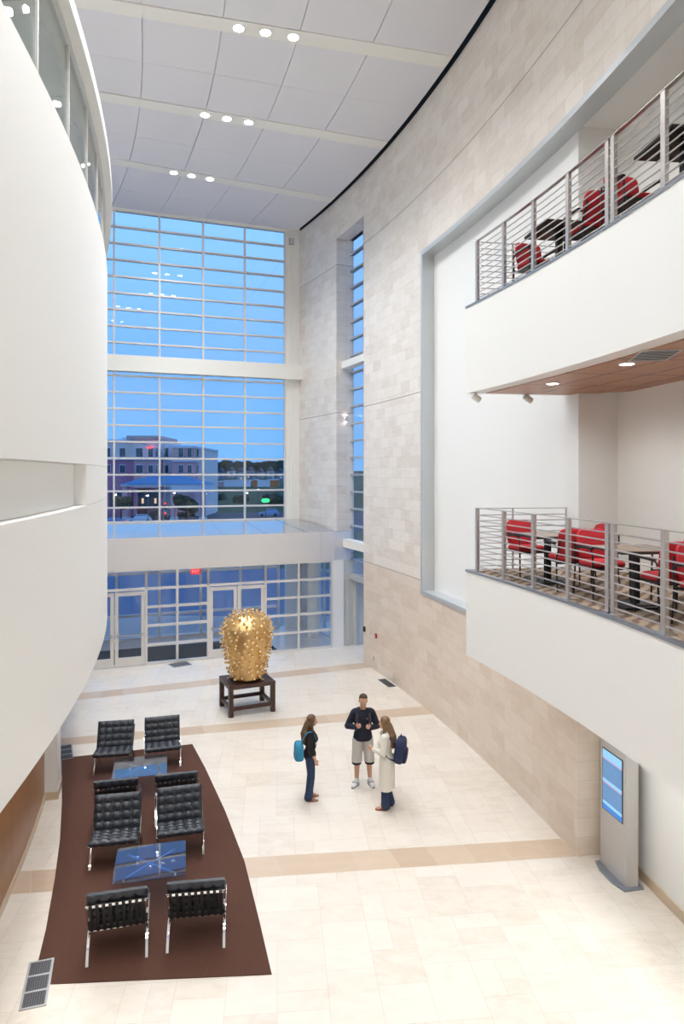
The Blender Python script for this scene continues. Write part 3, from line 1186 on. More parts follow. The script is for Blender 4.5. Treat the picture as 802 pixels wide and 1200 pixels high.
TL = 4.556
TU = 9.106
cproto, tproto = make_cafe_chair(), make_cafe_table()
tang = lambda y: math.atan2(y - CW[1], 53.2)          # turn of the deck at depth y
lower_tables = [((3.15, 10.48), 'cafe table on the lower balcony nearest to its far end'), ((3.66, 8.54), 'cafe table on the lower balcony second from its far end'), ((4.02, 6.65), 'cafe table on the lower balcony at the picture edge, behind red chairs')]
upper_tables = [((3.22, 10.15), 'cafe table on the upper balcony nearest to its far end'), ((3.76, 7.5), 'cafe table on the upper balcony at the picture edge, underside showing')]
ft = True
for (xy, lb) in lower_tables:
    place(tproto, ft, (xy[0], xy[1], TL), tang(xy[1]), lb, 'cafe tables on the lower balcony')
    ft = False
for (xy, lb) in upper_tables:
    place(tproto, False, (xy[0], xy[1], TU), tang(xy[1]), lb, 'cafe tables on the upper balcony')
lower_chairs = [
    ((3.00, 11.12), 8, 'red armchair at the far end of the lower balcony, by its end railing'),
    ((3.265, 9.86), 176, 'red armchair on the lower balcony facing away behind the first cafe table'),
    ((3.80, 10.36), -80, 'red armchair by the pier on the lower balcony, beside the first table'),
    ((3.495, 9.20), 3, 'red armchair facing us at the second cafe table of the lower balcony'),
    ((3.80, 7.98), 182, 'red armchair with its back to us at the lower balcony second table'),
    ((4.32, 8.72), -88, 'red armchair on the wall side of the second cafe table on the lower balcony'),
    ((3.93, 7.30), 4, 'red armchair facing us at the lower balcony table at the picture edge'),
]
fc = True
for xy, deg, lb in lower_chairs:
    place(cproto, fc, (xy[0], xy[1], TL), math.radians(deg) + tang(xy[1]), lb, 'red armchairs on the lower balcony')
    fc = False
upper_chairs = [
    ((3.12, 11.0), 10, 'red armchair at the far end of the upper balcony'),
    ((3.43, 9.43), 184, 'red armchair on the upper balcony with its back to us, first table'),
    ((3.58, 8.45), 6, 'red armchair on the upper balcony facing us at the second table'),
]
for xy, deg, lb in upper_chairs:
    place(cproto, False, (xy[0], xy[1], TU), math.radians(deg) + tang(xy[1]), lb, 'red armchairs on the upper balcony')


# ================================================================== RUG, LOUNGE CHAIRS, GLASS TABLES
m = MB()
rp = [(72, 889), (225.5, 872.6), (240.4, 900), (264, 951), (286.8, 1010.5), (304.7, 1082.5), (318.6, 1142.6), (59, 1154), (64, 1122.6), (45.2, 1125.8), (53.9, 1089.6), (64.3, 1030), (70.3, 985), (72.7, 940)]
m.poly([px(x, y) for x, y in rp], 0.0035, 0.014)
tag(m.build('rug', M['rug']), 'dark brown curved area rug under the black lounge chairs', 'rug')


def cushion(w, l, t, nx, ny, sub=5):
    """tufted leather pad lying in xy, z up"""
    NX, NY = nx * sub, ny * sub
    m = MB()

    def hgt(i, j, side):
        fu, fv = i / sub, j / sub
        a = abs(math.sin(PI * fu))
        b = abs(math.sin(PI * fv))
        puff = (a ** 0.55) * (b ** 0.55) * 0.027 - 0.014 + (0.007 * max(a, b) ** 0.5)
        ex = min(i, NX - i) / sub
        ey = min(j, NY - j) / sub
        rim = min(1.0, min(ex, ey) * 2.2)
        return side * (t / 2 * (0.55 + 0.45 * math.sqrt(rim)) + puff * (0.4 + 0.6 * rim))
    pts = []
    for side in (1, -1):
        for j in range(NY + 1):
            for i in range(NX + 1):
                pts.append((w * (i / NX - 0.5), l * j / NY, hgt(i, j, side)))
    k = (NX + 1) * (NY + 1)
    F = []
    for j in range(NY):
        for i in range(NX):
            a = j * (NX + 1) + i
            F.append((a, a + 1, a + NX + 2, a + NX + 1))
            F.append((k + a, k + a + NX + 1, k + a + NX + 2, k + a + 1))
    for i in range(NX):
        F.append((i, k + i, k + i + 1, i + 1))
        a = NY * (NX + 1) + i
        F.append((a, a + 1, k + a + 1, k + a))
    for j in range(NY):
        a = j * (NX + 1)
        F.append((a, a + NX + 1, k + a + NX + 1, k + a))
        a += NX
        F.append((a, k + a, k + a + NX + 1, a + NX + 1))
    m.quadset(pts, F)
    # buttons sit in the crossings of the tufting
    for j in range(1, ny):
        for i in range(1, nx):
            m.lathe([(0.012, -0.002), (0.012, 0.004), (0.007, 0.008)], (w * (i / nx - 0.5), l * j / ny, t / 2 - 0.008), 8)
    return m


def bez(p, n=16):
    out = []
    for k in range(n + 1):
        t = k / n
        q = [Vector(a) for a in p]
        while len(q) > 1:
            q = [q[i].lerp(q[i + 1], t) for i in range(len(q) - 1)]
        out.append(q[0])
    return out


def make_lounge():
    """faces -y"""
    o = thing('lounge_chair', '', 'chair')
    W = 0.72
    # side view profile: back bar runs from the head of the back to the front foot, seat bar from seat front to rear foot
    for sx in (-1, 1):
        x = sx * (W / 2)
        f = MB()
        f.ribbon(bez([(x, 0.375, 0.765), (x, 0.30, 0.55), (x, 0.10, 0.25), (x, -0.20, 0.23), (x, -0.335, 0.0)], 20), 0.034, 0.013)
        f.ribbon(bez([(x + sx * 0.001, -0.375, 0.385), (x + sx * 0.001, -0.20, 0.31), (x + sx * 0.001, 0.12, 0.36), (x + sx * 0.001, 0.27, 0.20), (x + sx * 0.001, 0.36, 0.0)], 20), 0.034, 0.013)
        f.build('leg_frame', M['chrome'], o, smooth=True, angle=40)
    m = MB()
    m.box((0, 0.368, 0.750), (W, 0.013, 0.034))
    m.build('top_bar', M['chrome'], o, bevel=0.002)
    m = MB()
    m.box((0, -0.362, 0.375), (W, 0.034, 0.013))
    m.build('front_bar', M['chrome'], o, bevel=0.002)
    m = MB()
    m.box((0, 0.155, 0.318), (W, 0.034, 0.013))
    m.build('cross_bar', M['chrome'], o, bevel=0.002)
    # straps
    bp = bez([(0, 0.378, 0.768), (0, 0.30, 0.55), (0, 0.19, 0.33)], 6)
    sp = [(0, -0.383, 0.372), (0, -0.372, 0.386), (0, -0.30, 0.352), (0, 0.0, 0.325), (0, 0.15, 0.322)]
    for k in range(9):
        x = -W / 2 + W * (k + 0.5) / 9
        s = MB()
        s.ribbon([Vector((x, 0.385, 0.73))] + [q + Vector((x, 0.003, 0)) for q in bp], 0.040, 0.005)
        s.build('back_strap', M['strap'], o)
        s = MB()
        s.ribbon([Vector((x, q[1], q[2])) for q in sp], 0.040, 0.005)
        s.build('seat_strap', M['strap'], o)
    c = cushion(W + 0.02, 0.585, 0.085, 5, 5)
    c.xform(Matrix.Translation((0, -0.405, 0.423)) @ Matrix.Rotation(math.radians(-6), 4, 'X'))
    c.build('seat_cushion', M['leather'], o, smooth=True, angle=50)
    c = cushion(W + 0.02, 0.545, 0.085, 5, 4)
    c.xform(Matrix.Translation((0, 0.103, 0.377)) @ Matrix.Rotation(math.radians(67), 4, 'X'))
    c.build('back_cushion', M['leather'], o, smooth=True, angle=50)
    return o


lounge = make_lounge()
LZ = 0.0205
spots = [
    ((-4.81, 14.44), 10, 'black tufted lounge chair beside the small floor grille, far left rug corner'),
    ((-3.86, 14.71), 16, 'black tufted lounge chair at the far right corner of the rug'),
    ((-4.00, 12.19), 193, 'black lounge chair turned to the far glass table, left of two'),
    ((-3.01, 12.45), 194, 'black lounge chair turned to the far glass table, right of two'),
    ((-3.66, 11.08), 12, 'black tufted lounge chair facing us mid rug, left of the pair'),
    ((-2.69, 11.36), 15, 'black tufted lounge chair facing us mid rug, right of the pair'),
    ((-2.94, 9.02), 194, 'black lounge chair seen from behind, nearest the large floor grille'),
    ((-1.95, 9.24), 188, 'black lounge chair seen from behind at the near right of the rug'),
]
for i, (xy, deg, lb) in enumerate(spots):
    place(lounge, i == 0, (xy[0], xy[1], LZ), math.radians(deg), lb, 'black leather lounge chairs on the rug')


def make_glass_table():
    o = thing('coffee_table', '', 'table')
    m = MB()
    m.box((0, 0, 0.424), (1.02, 0.96, 0.019))
    m.build('glass_top', M['glass_table'], o, bevel=0.003)
    for k, s in enumerate((1, -1)):
        m = MB()
        a, b = Vector((-0.36, -0.33 * s, 0)), Vector((0.36, 0.33 * s, 0))
        dz = Vector((0, 0, 0.394 - 0.001 * k))
        ax = (b - a).normalized().cross(Vector((0, 0, 1)))
        m.ribbon([a, a + dz * 0.9, a + dz * 0.98 + (b - a) * 0.008, a + dz + (b - a) * 0.03, b + dz - (b - a) * 0.03, b + dz * 0.98 - (b - a) * 0.008, b + dz * 0.9, b], 0.036, 0.013, axis=ax)
        m.build('leg_frame', M['chrome'], o)
    for x, y in ((-0.36, -0.33), (-0.36, 0.33), (0.36, -0.33), (0.36, 0.33)):
        m = MB()
        m.lathe([(0.012, 0.0), (0.012, 0.021)], (x * 0.93, y * 0.93, 0.393), 10)
        m.build('glass_pad', M['black'], o)
    return o


gt = make_glass_table()
t1 = [px(*q, 0.43) for q in ((132.8, 890.3), (194, 884.8), (197, 907.7), (133.5, 914.7))]
t2 = [px(*q, 0.43) for q in ((136.1, 995.4), (215.4, 986.4), (219.3, 1026.8), (133.8, 1038))]
for i, (t, lb) in enumerate(((t1, 'square glass coffee table on the far half of the rug, between facing chairs'), (t2, 'square glass coffee table on the near half of the rug, reflecting the blue window'))):
    c = sum(t, Vector()) / 4
    d = (t[1] - t[0]) + (t[2] - t[3])
    place(gt, i == 0, (c.x, c.y, LZ), math.atan2(d.y, d.x), lb, 'glass coffee tables on the rug')


# ================================================================== FLOOR GRILLES
def floor_grille(pts, lab, sections, nsl, frame='grille_frame', slat='grille_slat'):
    q = [px(*p) for p in pts]            # near end: a-b short edge
    c = sum(q, Vector()) / 4
    d = (q[3] - q[0]) + (q[2] - q[1])
    s = (q[1] - q[0]) + (q[2] - q[3])
    L, W = d.length / 2, s.length / 2
    o = thing('floor_grille', lab, 'floor vent', (c.x, c.y, 0.0), math.atan2(d.y, d.x), 'floor grilles')
    m = MB()
    fw = 0.025
    for sg in (-1, 1):
        m.box((0, sg * (W / 2 - fw / 2), 0.007), (L, fw, 0.014))
        m.box((sg * (L / 2 - fw / 2), 0, 0.0072), (fw, W, 0.0142))
    for k in range(1, sections):
        m.box((-L / 2 + L * k / sections, 0, 0.0068), (0.03, W, 0.0136))
    m.build('frame', M[frame], o)
    m = MB()
    m.box((0, 0, 0.003), (L - 0.02, W - 0.02, 0.005))
    m.build('backing', M['grille'], o)
    for k in range(nsl):
        m = MB()
        m.box((0, -W / 2 + fw + (W - 2 * fw) * (k + 0.5) / nsl, 0.008), (L - 0.05, 0.011, 0.006))
        m.build('slat', M[slat], o)
    return o


floor_grille([(34, 1128.5), (63.6, 1123.6), (54, 1179.6), (22, 1185)], 'large three section floor grille beside the near left corner of the rug', 3, 9)
floor_grille([(68.7, 874), (84.4, 872.8), (86.6, 889.3), (69.4, 891)], 'small floor grille beside the far left corner of the rug', 3, 9)
floor_grille([(443.5, 796.9), (451.5, 795.5), (464, 804.4), (455.8, 805.6)], 'dark floor grille in the pale stone floor by the foot of the stone wall', 1, 9, 'grille_slat')
floor_grille([(197, 778.0), (218, 775.4), (226, 779.2), (203, 782.6)], 'pale floor grille in front of the glass entrance, left of the sculpture', 1, 12, 'grille_frame', 'grille_frame')

# entrance mat inside the vestibule
m = MB()
q = [S0 + SD * 1.9 - SN * 0.35, S0 + SD * 9.5 - SN * 0.35, S0 + SD * 9.5 - SN * 2.3, S0 + SD * 1.9 - SN * 2.3]
m.poly(q, 0.0, 0.012)
tag(m.build('entrance_mat', M['mat_dark']), 'wide dark entrance mat behind the glass doors of the vestibule', 'mat')

# EXIT sign hanging in the vestibule
ep = atY(229.3, 669.5, 24.2)
ez = math.atan2(WD.y, WD.x) + PI
o = thing('exit_sign', 'red lit exit sign hanging in the vestibule above the glass', 'sign', ep, ez)
m = MB()
m.box((0, 0.02, 0), (0.34, 0.04, 0.22))
m.build('housing', mat('exit_face', (0.5, 0.02, 0.02), 0.5, emit=(1.0, 0.06, 0.07), estr=0.85), o, bevel=0.004)
m = MB()
m.box((0, 0.02, 0.26), (0.03, 0.03, 0.31))
m.build('mount', M['plastic_white'], o)


def text_part(s, size, name, mt, parent, loc, rot=(PI / 2, 0, 0), ext=0.003, align='CENTER'):
    cu = bpy.data.curves.new(name, 'FONT')
    cu.body = s
    cu.size = size
    cu.align_x = align
    cu.align_y = 'CENTER'
    cu.extrude = ext
    t = bpy.data.objects.new(name + '_curve', cu)
    C.objects.link(t)
    dg = bpy.context.evaluated_depsgraph_get()
    me = bpy.data.meshes.new_from_object(t.evaluated_get(dg))
    me.name = name
    bpy.data.objects.remove(t)
    ob = bpy.data.objects.new(name, me)
    me.materials.clear()
    me.materials.append(mt)
    C.objects.link(ob)
    ob.parent = parent
    ob.location = loc
    ob.rotation_euler = rot
    return ob


text_part('EXIT', 0.13, 'lettering', mat('exit_letters', (0.9, 0.3, 0.3), 0.5, emit=(1.0, 0.40, 0.42), estr=1.0), o, (0, -0.004, 0))

# ================================================================== SCULPTURE ON ITS STAND
sc_ = Vector((-2.52, 18.13, 0))
srz = math.radians(24)
o = thing('sculpture_stand', 'dark wooden square stand with low stretchers under the golden sculpture', 'stand', (sc_.x, sc_.y, 0.0), srz)
SWX, SWY, SH = 1.24, 1.06, 0.80
m = MB()
m.box((0, 0, SH - 0.05), (SWX, SWY, 0.10))
m.build('top', M['dark_wood'], o, bevel=0.008)
for sx in (-1, 1):
    for sy in (-1, 1):
        m = MB()
        m.box((sx * (SWX / 2 - 0.06), sy * (SWY / 2 - 0.06), (SH - 0.1) / 2), (0.115, 0.115, SH - 0.1))
        m.build('leg', M['dark_wood'], o, bevel=0.006)
for s in (-1, 1):
    m = MB()
    m.box((0, s * (SWY / 2 - 0.06), 0.20), (SWX - 0.23, 0.07, 0.09))
    m.build('stretcher', M['dark_wood'], o, bevel=0.004)
    m = MB()
    m.box((s * (SWX / 2 - 0.06), 0, 0.20), (0.07, SWY - 0.23, 0.09))
    m.build('stretcher', M['dark_wood'], o, bevel=0.004)

prof0 = [(0.30, 0.0), (0.40, 0.01), (0.425, 0.06), (0.43, 0.18), (0.445, 0.36), (0.48, 0.54), (0.53, 0.72), (0.575, 0.90), (0.60, 1.06), (0.605, 1.20), (0.585, 1.33), (0.53, 1.45), (0.44, 1.55), (0.32, 1.62), (0.18, 1.66), (0.0, 1.67)]
prof = [(r * 1.03, z * 1.05) for r, z in prof0]
o = thing('sculpture', 'large golden knobbly vase-like sculpture covered in stubby knobs, on dark stand', 'sculpture', (sc_.x, sc_.y, SH + 0.002), 0.3)


def prof_r(z):
    for (r0, z0), (r1, z1) in zip(prof, prof[1:]):
        if z0 <= z <= z1 and z1 > z0:
            t = (z - z0) / (z1 - z0)
            return r0 + (r1 - r0) * t, (r1 - r0) / (z1 - z0)
    return 0.0, -5.0


fine = []
for k in range(70):
    z = 1.7535 * (k / 69) ** 0.9
    fine.append((max(prof_r(z)[0], 0.001), z))
b = MB()
b.lathe(fine, seg=64)
for i, v in enumerate(b.v):                 # softly dented casting
    a = math.atan2(v.y, v.x)
    f_ = 1 + 0.035 * math.sin(3 * a + 2.1 * v.z) + 0.022 * math.sin(7 * a - 5 * v.z) + 0.02 * math.sin(9 * v.z + 2 * a)
    b.v[i] = Vector((v.x * f_, v.y * f_, v.z))
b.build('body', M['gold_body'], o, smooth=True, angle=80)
kn = MB()
ga = PI * (3 - math.sqrt(5))
NK = 310
rnd = random.Random(11)
zz = []
# equal-area spread of knobs over the surface
acc = [0.0]
steps = 300
for k in range(steps):
    z = 1.748 * (k + 0.5) / steps
    r, s = prof_r(z)
    acc.append(acc[-1] + r * math.sqrt(1 + s * s))
for k in range(NK):
    tgt = acc[-1] * (k + 0.5) / NK
    j = next(i for i in range(steps) if acc[i + 1] >= tgt)
    z = 1.748 * (j + (tgt - acc[j]) / (acc[j + 1] - acc[j])) / steps
    if z < 0.05:
        continue
    r, s = prof_r(z)
    a = k * ga + rnd.uniform(-0.12, 0.12)
    n = Vector((math.cos(a), math.sin(a), -s)).normalized()
    up = Vector((0, 0, 1))
    d = (n + up * rnd.uniform(-0.15, 0.30) + Vector((rnd.uniform(-.15, .15), rnd.uniform(-.15, .15), 0))).normalized()
    p = Vector((r * math.cos(a), r * math.sin(a), z)) - n * 0.03
    L = rnd.uniform(0.09, 0.155)
    w_ = rnd.uniform(0.023, 0.033)
    st_ = len(kn.v)
    kn.lathe([(w_ * 1.35, 0.0), (w_ * 0.95, L * 0.35), (w_ * 0.9, L * 0.8), (w_ * 1.12, L * 0.92), (w_ * 0.85, L * 1.0), (w_ * 0.3, L * 1.02)], p, 10, axis=d)
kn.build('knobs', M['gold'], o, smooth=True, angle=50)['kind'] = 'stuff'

# ================================================================== KIOSK
k0, k1 = px(703.3, 1012.5), px(733.5, 1043.0)
kd = (k1 - k0).normalized()
kn_ = Vector((kd.y, -kd.x, 0))
if kn_.x > 0:
    kn_ = -kn_
KW = (k1 - k0).length
krz = math.atan2(kd.y, kd.x)          # local x runs along the face, local -y?? towards the lobby
kc = (k0 + k1) / 2 - kn_ * 0.11
o = thing('information_kiosk', 'tall silver information kiosk with a blue touch screen by the stone wall end', 'kiosk', (kc.x, kc.y, 0), krz)
sg = 1 if Vector((-math.sin(krz), math.cos(krz), 0)).dot(kn_) > 0 else -1     # front is +y*sg in the kiosk's own frame
m = MB()
m.box((0, 0, 1.17), (KW, 0.21, 2.30))
m.build('body', M['kiosk'], o, bevel=0.008)
m = MB()
m.poly([(-KW / 2 - 0.05, -sg * 0.16), (KW / 2 + 0.05, -sg * 0.16), (KW / 2 + 0.05, sg * 0.16), (KW * 0.25, sg * 0.225), (-KW * 0.25, sg * 0.225), (-KW / 2 - 0.05, sg * 0.16)], 0.0, 0.035)
m.build('base', M['kiosk_base'], o, bevel=0.004)
m = MB()
yf = sg * 0.106
m.box((0, yf, 1.42), (0.55, 0.012, 0.96))
m.build('bezel', M['black'], o)


def emat(n, c, s=1.0):
    return mat(n, [x * 0.1 for x in c], 0.2, emit=c, estr=s)


EB = [emat('screen_header', (0.30, 0.62, 0.95), 1.0), emat('screen_blue', (0.12, 0.30, 0.58), 0.9), emat('screen_line', (0.62, 0.35, 0.62), 0.9), emat('screen_deep', (0.05, 0.25, 0.75), 0.9)]
m = MB()
ys = sg * 0.114
for (za, zb, mi) in ((0.80, 0.93, 0), (0.78, 0.80, 2), (0.48, 0.78, 1), (0.43, 0.48, 0), (0.41, 0.43, 2), (0.13, 0.41, 1), (0.08, 0.13, 0), (0.0, 0.08, 3)):
    m.box((0, ys, 1.42 - 0.465 + (za + zb) / 2), (0.51, 0.006, zb - za), mi=mi)
m.build('screen', EB, o)

# ================================================================== SMALL THINGS ON THE STONE WALL
def on_wall(x, z, off=0.0):
    u = (x - CXP) / FPX
    lo, hi = 8.9, 27.0
    for _ in range(40):
        md = (lo + hi) / 2
        q = P(RW, md)
        if q.x / q.y > u:
            lo = md
        else:
            hi = md
    return P(RW - off, lo, CW, z), math.radians(lo)


q, a = on_wall(428.0, 1.14)
o = thing('card_reader', 'small black card reader box on the stone wall at its slot edge', 'card reader', q, a)
m = MB()
m.box((-0.03, 0, 0), (0.06, 0.09, 0.16))
m.build('body', M['black'], o, bevel=0.008)
m = MB()
m.box((-0.064, 0, 0.05), (0.008, 0.03, 0.02))
m.build('indicator', M['grille_slat'], o)
q, a = on_wall(435.0, 1.14)
o = thing('wall_switch', 'small grey switch plate between the black box and red fire alarm', 'switch', q, a)
m = MB()
m.box((-0.006, 0, 0), (0.012, 0.075, 0.12))
m.build('plate', M['grille_frame'], o, bevel=0.003)
m = MB()
m.box((-0.016, 0, 0), (0.012, 0.03, 0.05))
m.build('rocker', M['plastic_white'], o)
q, a = on_wall(441.5, 1.12)
o = thing('fire_alarm_pull', 'small red fire alarm pull station on the stone wall', 'fire alarm', q, a)
m = MB()
m.box((-0.025, 0, 0), (0.05, 0.09, 0.13))
m.build('body', mat('alarm_red', (0.5, 0.015, 0.015), 0.4), o, bevel=0.006)
m = MB()
m.box((-0.055, 0, -0.01), (0.012, 0.06, 0.02))
m.build('handle', M['plastic_white'], o)
q, a = on_wall(438.5, 0.36)
o = thing('wall_outlet', 'small stone coloured power outlet low on the stone wall', 'outlet', q, a)
m = MB()
m.box((-0.005, 0, 0), (0.010, 0.075, 0.12))
m.build('plate', M['grille_frame'], o, bevel=0.003)
m = MB()
m.box((-0.011, 0, 0.028), (0.004, 0.035, 0.03))
m.box((-0.011, 0, -0.028), (0.004, 0.035, 0.03))
m.build('socket', M['grille_slat'], o)
# sconce on the slot's far reveal
q = P(RW + 0.33, 23.96, CW, 8.22)
o = thing('wall_sconce', 'small lit up and down wall sconce in the tall window slot', 'wall lamp', q, math.radians(23.96) - PI / 2)
m = MB()
m.lathe([(0.055, -0.11), (0.06, -0.10), (0.06, 0.10), (0.055, 0.11)], (0.075, 0, 0), 16)
m.box((0.012, 0, 0), (0.024, 0.08, 0.12))
m.build('body', M['plastic_white'], o, smooth=True)
m = MB()
for s in (-1, 1):
    m.lathe([(0.05, 0.0), (0.05, 0.012)], (0.075, 0, s * 0.118 - 0.006), 16)
m.build('lens', M['lampsoft'], o)
# speaker high on the window column
q = W0 + WD * (-0.22) + WN * 0.10
o = thing('wall_speaker', 'small square grey speaker at the top of the window column', 'speaker', (q.x, q.y, 15.62), math.atan2(WD.y, WD.x))
m = MB()
m.box((0, 0, 0), (0.20, 0.06, 0.26))
m.build('body', M['grille_frame'], o, bevel=0.01)
m = MB()
m.box((0, 0.034, 0), (0.15, 0.012, 0.20))
m.build('mesh_cover', M['frame_metal'], o)
# ================================================================== PEOPLE
def pr_cone(p0, p1, r0, r1, seg=16):
    """sphere-swept taper between two joints"""
    p0, p1 = Vector(p0), Vector(p1)
    d = p1 - p0
    L = d.length
    R = Vector((0, 0, 1)).rotation_difference(d.normalized()).to_matrix()
    prof = []
    for k in range(6):
        t = -PI / 2 + PI / 2 * k / 5
        prof.append((r0 * math.cos(t), r0 * math.sin(t)))
    for k in range(6):
        t = PI / 2 * k / 5
        prof.append((r1 * math.cos(t), L + r1 * math.sin(t)))
    V, F = [], []
    for r, z in prof:
        for k in range(seg):
            a = 2 * PI * k / seg
            V.append(p0 + R @ Vector((max(r, 1e-4) * math.cos(a), max(r, 1e-4) * math.sin(a), z)))
    n = len(prof)
    for i in range(n - 1):
        for k in range(seg):
            k2 = (k + 1) % seg
            F.append((i * seg + k, i * seg + k2, (i + 1) * seg + k2, (i + 1) * seg + k))
    F.append(tuple(reversed(range(seg))))
    F.append(tuple((n - 1) * seg + k for k in range(seg)))
    return V, F


def pr_ell(c, r, rot=None, e=1.0, nu=24, nv=14):
    """ellipsoid; e < 1 squares it off"""
    R = rot or Matrix.Identity(3)
    V, F = [], []
    pw = lambda x: math.copysign(abs(x) ** e, x)
    for j in range(nv + 1):
        t = -PI / 2 + PI * j / nv
        ct, stt = pw(math.cos(t)), pw(math.sin(t))
        if j in (0, nv):
            ct = 1e-3
        for i in range(nu):
            a = 2 * PI * i / nu
            V.append(Vector(c) + R @ Vector((r[0] * ct * pw(math.cos(a)), r[1] * ct * pw(math.sin(a)), r[2] * stt)))
    for j in range(nv):
        for i in range(nu):
            i2 = (i + 1) % nu
            F.append((j * nu + i, j * nu + i2, (j + 1) * nu + i2, (j + 1) * nu + i))
    F.append(tuple(reversed(range(nu))))
    F.append(tuple(nv * nu + i for i in range(nu)))
    return V, F


def organic(name, prims, m, parent, voxel=0.008, smooth=4, cuts=(), sc=1.0, shape=None):
    """grow one continuous surface over the prims"""
    V, F = [], []
    for v, f in prims:
        o = len(V)
        V += [tuple(q) for q in v]
        F += [tuple(i + o for i in q) for q in f]
    me = bpy.data.meshes.new(name)
    me.from_pydata(V, [], F)
    t = bpy.data.objects.new(name + '_tmp', me)
    C.objects.link(t)
    r = t.modifiers.new('r', 'REMESH')
    r.mode = 'VOXEL'
    r.voxel_size = voxel
    if smooth:
        s = t.modifiers.new('s', 'SMOOTH')
        s.factor = 0.5
        s.iterations = smooth
    dg = bpy.context.evaluated_depsgraph_get()
    out = bpy.data.meshes.new_from_object(t.evaluated_get(dg))
    bpy.data.objects.remove(t)
    out.name = name
    bm = bmesh.new()
    bm.from_mesh(out)
    for co, no in cuts:
        g = bm.verts[:] + bm.edges[:] + bm.faces[:]
        res = bmesh.ops.bisect_plane(bm, geom=g, plane_co=co, plane_no=no, clear_outer=True)
        ed = [x for x in res['geom_cut'] if isinstance(x, bmesh.types.BMEdge)]
        bmesh.ops.holes_fill(bm, edges=ed)
    for v in bm.verts:
        if shape:
            v.co = shape(v.co)
        v.co *= sc
    bm.to_mesh(out)
    bm.free()
    out.materials.clear()
    out.materials.append(m)
    out.shade_smooth()
    ob = bpy.data.objects.new(name, out)
    C.objects.link(ob)
    ob.parent = parent
    return ob


def hand(wrist, along, palm_n, thumb_side, curl=0.5, s=1.0):
    """palm, four unequal fingers with knuckle bends, thumb leaving the side near the wrist"""
    a = Vector(along).normalized()
    n = (Vector(palm_n) - a * Vector(palm_n).dot(a)).normalized()
    b = Vector(thumb_side)
    b = (b - a * b.dot(a) - n * b.dot(n)).normalized()
    w = Vector(wrist)
    P_ = []
    for k in (-1, 0, 1):
        P_.append(pr_cone(w + b * 0.012 * k * s, w + a * 0.085 * s + b * 0.027 * k * s, 0.017 * s, 0.013 * s, 10))
    for k, L in enumerate((0.066, 0.076, 0.070, 0.055)):
        root = w + a * 0.082 * s + b * (0.031 - 0.0205 * k) * s
        p = root
        d = a
        for j, fr_ in enumerate((0.45, 0.32, 0.23)):
            ang = curl * (0.55 + 0.5 * j)
            dd = (d * math.cos(ang) + n * math.sin(ang)).normalized()
            n2 = (n * math.cos(ang) - d * math.sin(ang)).normalized()
            q = p + dd * L * fr_ * 1.12 * s
            P_.append(pr_cone(p, q, (0.0092 - 0.0008 * j) * s, (0.0086 - 0.0008 * j) * s, 8))
            p, d, n = q, dd, n2
        n = (Vector(palm_n) - a * Vector(palm_n).dot(a)).normalized()
    r = w + a * 0.025 * s + b * 0.026 * s
    q = r + (a * 0.55 + b * 0.62 + n * 0.35).normalized() * 0.040 * s
    P_.append(pr_cone(r, q, 0.0125 * s, 0.0105 * s, 8))
    P_.append(pr_cone(q, q + (a * 0.85 + b * 0.1 + n * 0.45).normalized() * 0.032 * s, 0.0102 * s, 0.0082 * s, 8))
    return P_


def head_prims(hc, R, k=1.0):
    """skull, jaw, nose, brow, ears, in a head frame that faces -y"""
    L = lambda v: hc + R @ (Vector(v) * k)
    pr = [pr_ell(L((0, 0.012, 0.030)), (0.076 * k, 0.094 * k, 0.085 * k), R),
          pr_ell(L((0, -0.022, -0.030)), (0.061 * k, 0.066 * k, 0.080 * k), R),
          pr_ell(L((0, -0.062, -0.090)), (0.027 * k, 0.022 * k, 0.020 * k), R),
          pr_cone(L((0, -0.082, 0.012)), L((0, -0.108, -0.030)), 0.009 * k, 0.013 * k, 10),
          pr_cone(L((-0.04, -0.072, 0.030)), L((0.04, -0.072, 0.030)), 0.012 * k, 0.012 * k, 10),
          pr_cone(L((-0.020, -0.084, -0.058)), L((0.020, -0.084, -0.058)), 0.009 * k, 0.009 * k, 10)]
    for s in (-1, 1):
        pr.append(pr_ell(L((s * 0.079, 0.012, -0.008)), (0.010 * k, 0.021 * k, 0.033 * k), R))
        pr.append(pr_ell(L((s * 0.042, -0.058, -0.026)), (0.022 * k, 0.02 * k, 0.02 * k), R))
    return pr


SKIN = mat('skin', (0.56, 0.31, 0.21), 0.5, var=0.06, scale=8)
EYEW = mat('eye_white', (0.75, 0.73, 0.70), 0.3)
EYED = mat('eye_iris', (0.04, 0.025, 0.015), 0.2)
LIP = mat('lips', (0.40, 0.14, 0.12), 0.45)
HAIRB = mat('brown_hair', (0.125, 0.070, 0.034), 0.45, var=0.4, scale=40)
HAIRL = mat('light_brown_hair', (0.19, 0.105, 0.048), 0.42, var=0.45, scale=40)
HAIRM = mat('short_brown_hair', (0.055, 0.026, 0.013), 0.6, var=0.3, scale=60)
NAVY = mat('navy_sweatshirt', (0.010, 0.013, 0.028), 0.9, bump=0.3, bscale=120)
SHORTS = mat('light_grey_shorts', (0.50, 0.48, 0.46), 0.8, bump=0.2, bscale=40)
BLACKC = mat('black_cloth', (0.012, 0.012, 0.014), 0.85, bump=0.3, bscale=120)
DENIM = mat('dark_denim', (0.020, 0.040, 0.095), 0.85, var=0.3, scale=25, bump=0.3, bscale=200)
COAT = mat('off_white_coat', (0.72, 0.69, 0.62), 0.85, bump=0.35, bscale=60)
SCARF = mat('grey_scarf', (0.42, 0.41, 0.40), 0.9, bump=0.5, bscale=120)
SHOE = mat('white_trainer', (0.70, 0.70, 0.70), 0.5)
SHOEG = mat('grey_trainer_panel', (0.20, 0.21, 0.23), 0.5)
